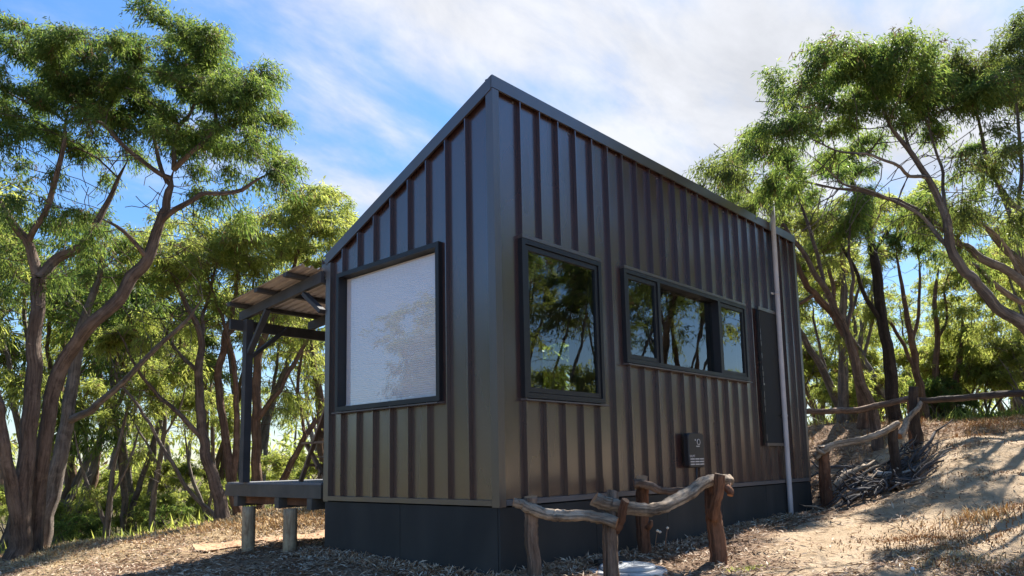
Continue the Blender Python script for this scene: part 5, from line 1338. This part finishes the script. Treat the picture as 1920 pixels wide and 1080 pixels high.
def blades(x, y, h, rg, w=.006, lean=.55, tint=None):
    n = len(x); z = np.concatenate([H(a, c) for a, c in zip(np.array_split(x, 20), np.array_split(y, 20))])
    a = rg.uniform(0, 6.28, n); l = np.abs(rg.normal(size=n)) * lean
    p = np.c_[x, y, z - .01]; d = np.c_[np.cos(a) * l, np.sin(a) * l, np.ones(n)]; s = np.c_[-np.sin(a), np.cos(a), np.zeros(n)] * w
    h = h[:, None]; mid = p + d * h * .5; top = p + d * h * np.array([1.25, 1.25, .9])
    V = np.stack([p - s, p + s, mid + s * .8, top, mid - s * .8], 1).reshape(-1, 3)
    i = np.arange(n)[:, None] * 5
    Fc = np.concatenate([i + np.array([[0, 1, 2, 4]]), i + np.array([[4, 2, 3, 3]])]) 
    F3 = np.concatenate([i + np.array([[0, 1, 2]]), i + np.array([[0, 2, 4]]), i + np.array([[4, 2, 3]])])
    t = rg.random(n) if tint is None else tint
    return V, F3, np.repeat(t, 5)

def grasses():
    rg = np.random.default_rng(41)
    X, Y, Hh, T = [], [], [], []
    # straw-coloured fringe along the brow at the left, and on the bank at the right
    n = 42000; px = rg.uniform(-60, 700, n); dd = rg.uniform(8.6, 15.0, n)
    b = RX[None] * ((px - 960) / F_PX)[:, None] + DX[None]; q = CAM + b * dd[:, None]
    k = rg.random(n) < np.clip(.15 + smooth01(vnoise(q[:, 0], q[:, 1], 1.1, 21), -.2, .3), 0, 1) * smooth01(dd + .5 * vnoise(px, dd, .02, 3), 9.4, 11.2)
    X.append(q[k, 0]); Y.append(q[k, 1]); Hh.append(rg.uniform(.04, .13, k.sum()) * smooth01(dd[k], 8, 12)); T.append(rg.uniform(.4, 1.0, k.sum()))
    n = 16000; px = rg.uniform(1500, 1980, n); dd = rg.uniform(12.2, 18, n)
    b = RX[None] * ((px - 960) / F_PX)[:, None] + DX[None]; q = CAM + b * dd[:, None]
    k = rg.random(n) < np.clip(.1 + smooth01(vnoise(q[:, 0], q[:, 1], 1.3, 22), -.1, .3), 0, 1) * smooth01(dd, 12.4, 14.5)
    X.append(q[k, 0]); Y.append(q[k, 1]); Hh.append(rg.uniform(.05, .17, k.sum())); T.append(rg.uniform(.1, .8, k.sum()))
    # reddish mats on the sand
    for px, py, dd, sx, sy, n, h, t0, t1 in ((1790, 985, 7.0, .38, .26, 700, .06, .05, .6), (1830, 965, 7.5, .20, .12, 260, .13, .45, 1.0), (1745, 1010, 6.5, .26, .16, 420, .05, .1, .5), (1930, 1040, 5.6, .22, .16, 700, .08, .05, .5),
                                             (1900, 960, 7.6, .5, .2, 700, .06, .0, .45), (1700, 985, 7.2, .25, .15, 500, .05, .1, .6), (1780, 745, 10.9, .5, .3, 500, .05, .0, .4), (1870, 905, 9.2, .9, .25, 700, .04, .0, .35), (1800, 1040, 6.0, .22, .12, 500, .06, .5, 1.0)):
        c = at(px, py, dd); a = rg.normal(size=(n, 2)) * (1 + .3 * rg.normal(size=(n, 1)))
        X.append(c[0] + RX[0] * a[:, 0] * sx + DX[0] * a[:, 1] * sy); Y.append(c[1] + RX[1] * a[:, 0] * sx + DX[1] * a[:, 1] * sy)
        Hh.append(h * rg.uniform(.4, 1.1, n)); T.append(rg.uniform(t0, t1, n))
    x, y, h, t = map(np.concatenate, (X, Y, Hh, T)); k = ~in_cabin(x, y)
    V, Fc, tt = blades(x[k], y[k], h[k], rg, lean=.75, tint=t[k])
    tag(link_mesh('dry_grass', np_mesh('dry_grass', V, Fc, M['drygrass'], tint=tt, smooth=False)), 'dry straw and red-brown grass growing in tufts', 'grass', None, 'stuff')
    c = at(1400, 1056, 6.3); n = 260; a = rg.normal(size=(n, 2)) * .07
    V, Fc, tt = blades(c[0] + a[:, 0] * 1.6, c[1] + a[:, 1], rg.uniform(.015, .05, n), rg, w=.004, lean=1.0)
    tag(link_mesh('grass_tuft', np_mesh('grass_tuft', V, Fc, M['leafgold'], tint=np.clip(tt, .1, 1), smooth=False)), 'small fresh green tuft on the sand near the log rails', 'grass', None, 'stuff')
    # green ground cover beneath the woods
    n = 42000; px = rg.uniform(-100, 2050, n); dd = rg.uniform(13.5, 30, n); k = (px < 720) | (px > 1460); px, dd = px[k], dd[k]; dd = np.where(px > 1460, dd + 3.3, dd)
    b = RX[None] * ((px - 960) / F_PX)[:, None] + DX[None]; q = CAM + b * dd[:, None]
    k = rg.random(len(px)) < .25 + smooth01(vnoise(q[:, 0], q[:, 1], .5, 25), -.1, .25)
    x, y = q[k, 0], q[k, 1]
    V, Fc, tt = blades(x, y, rg.uniform(.10, .42, len(x)), rg, w=.016, lean=.7)
    tag(link_mesh('ground_cover', np_mesh('ground_cover', V, Fc, M['leafgold'], tint=np.clip(tt, .08, 1), smooth=False)), 'green ground cover under the woods', 'ground cover', None, 'stuff')
grasses()
print('LEAVES', LEAVES[0])
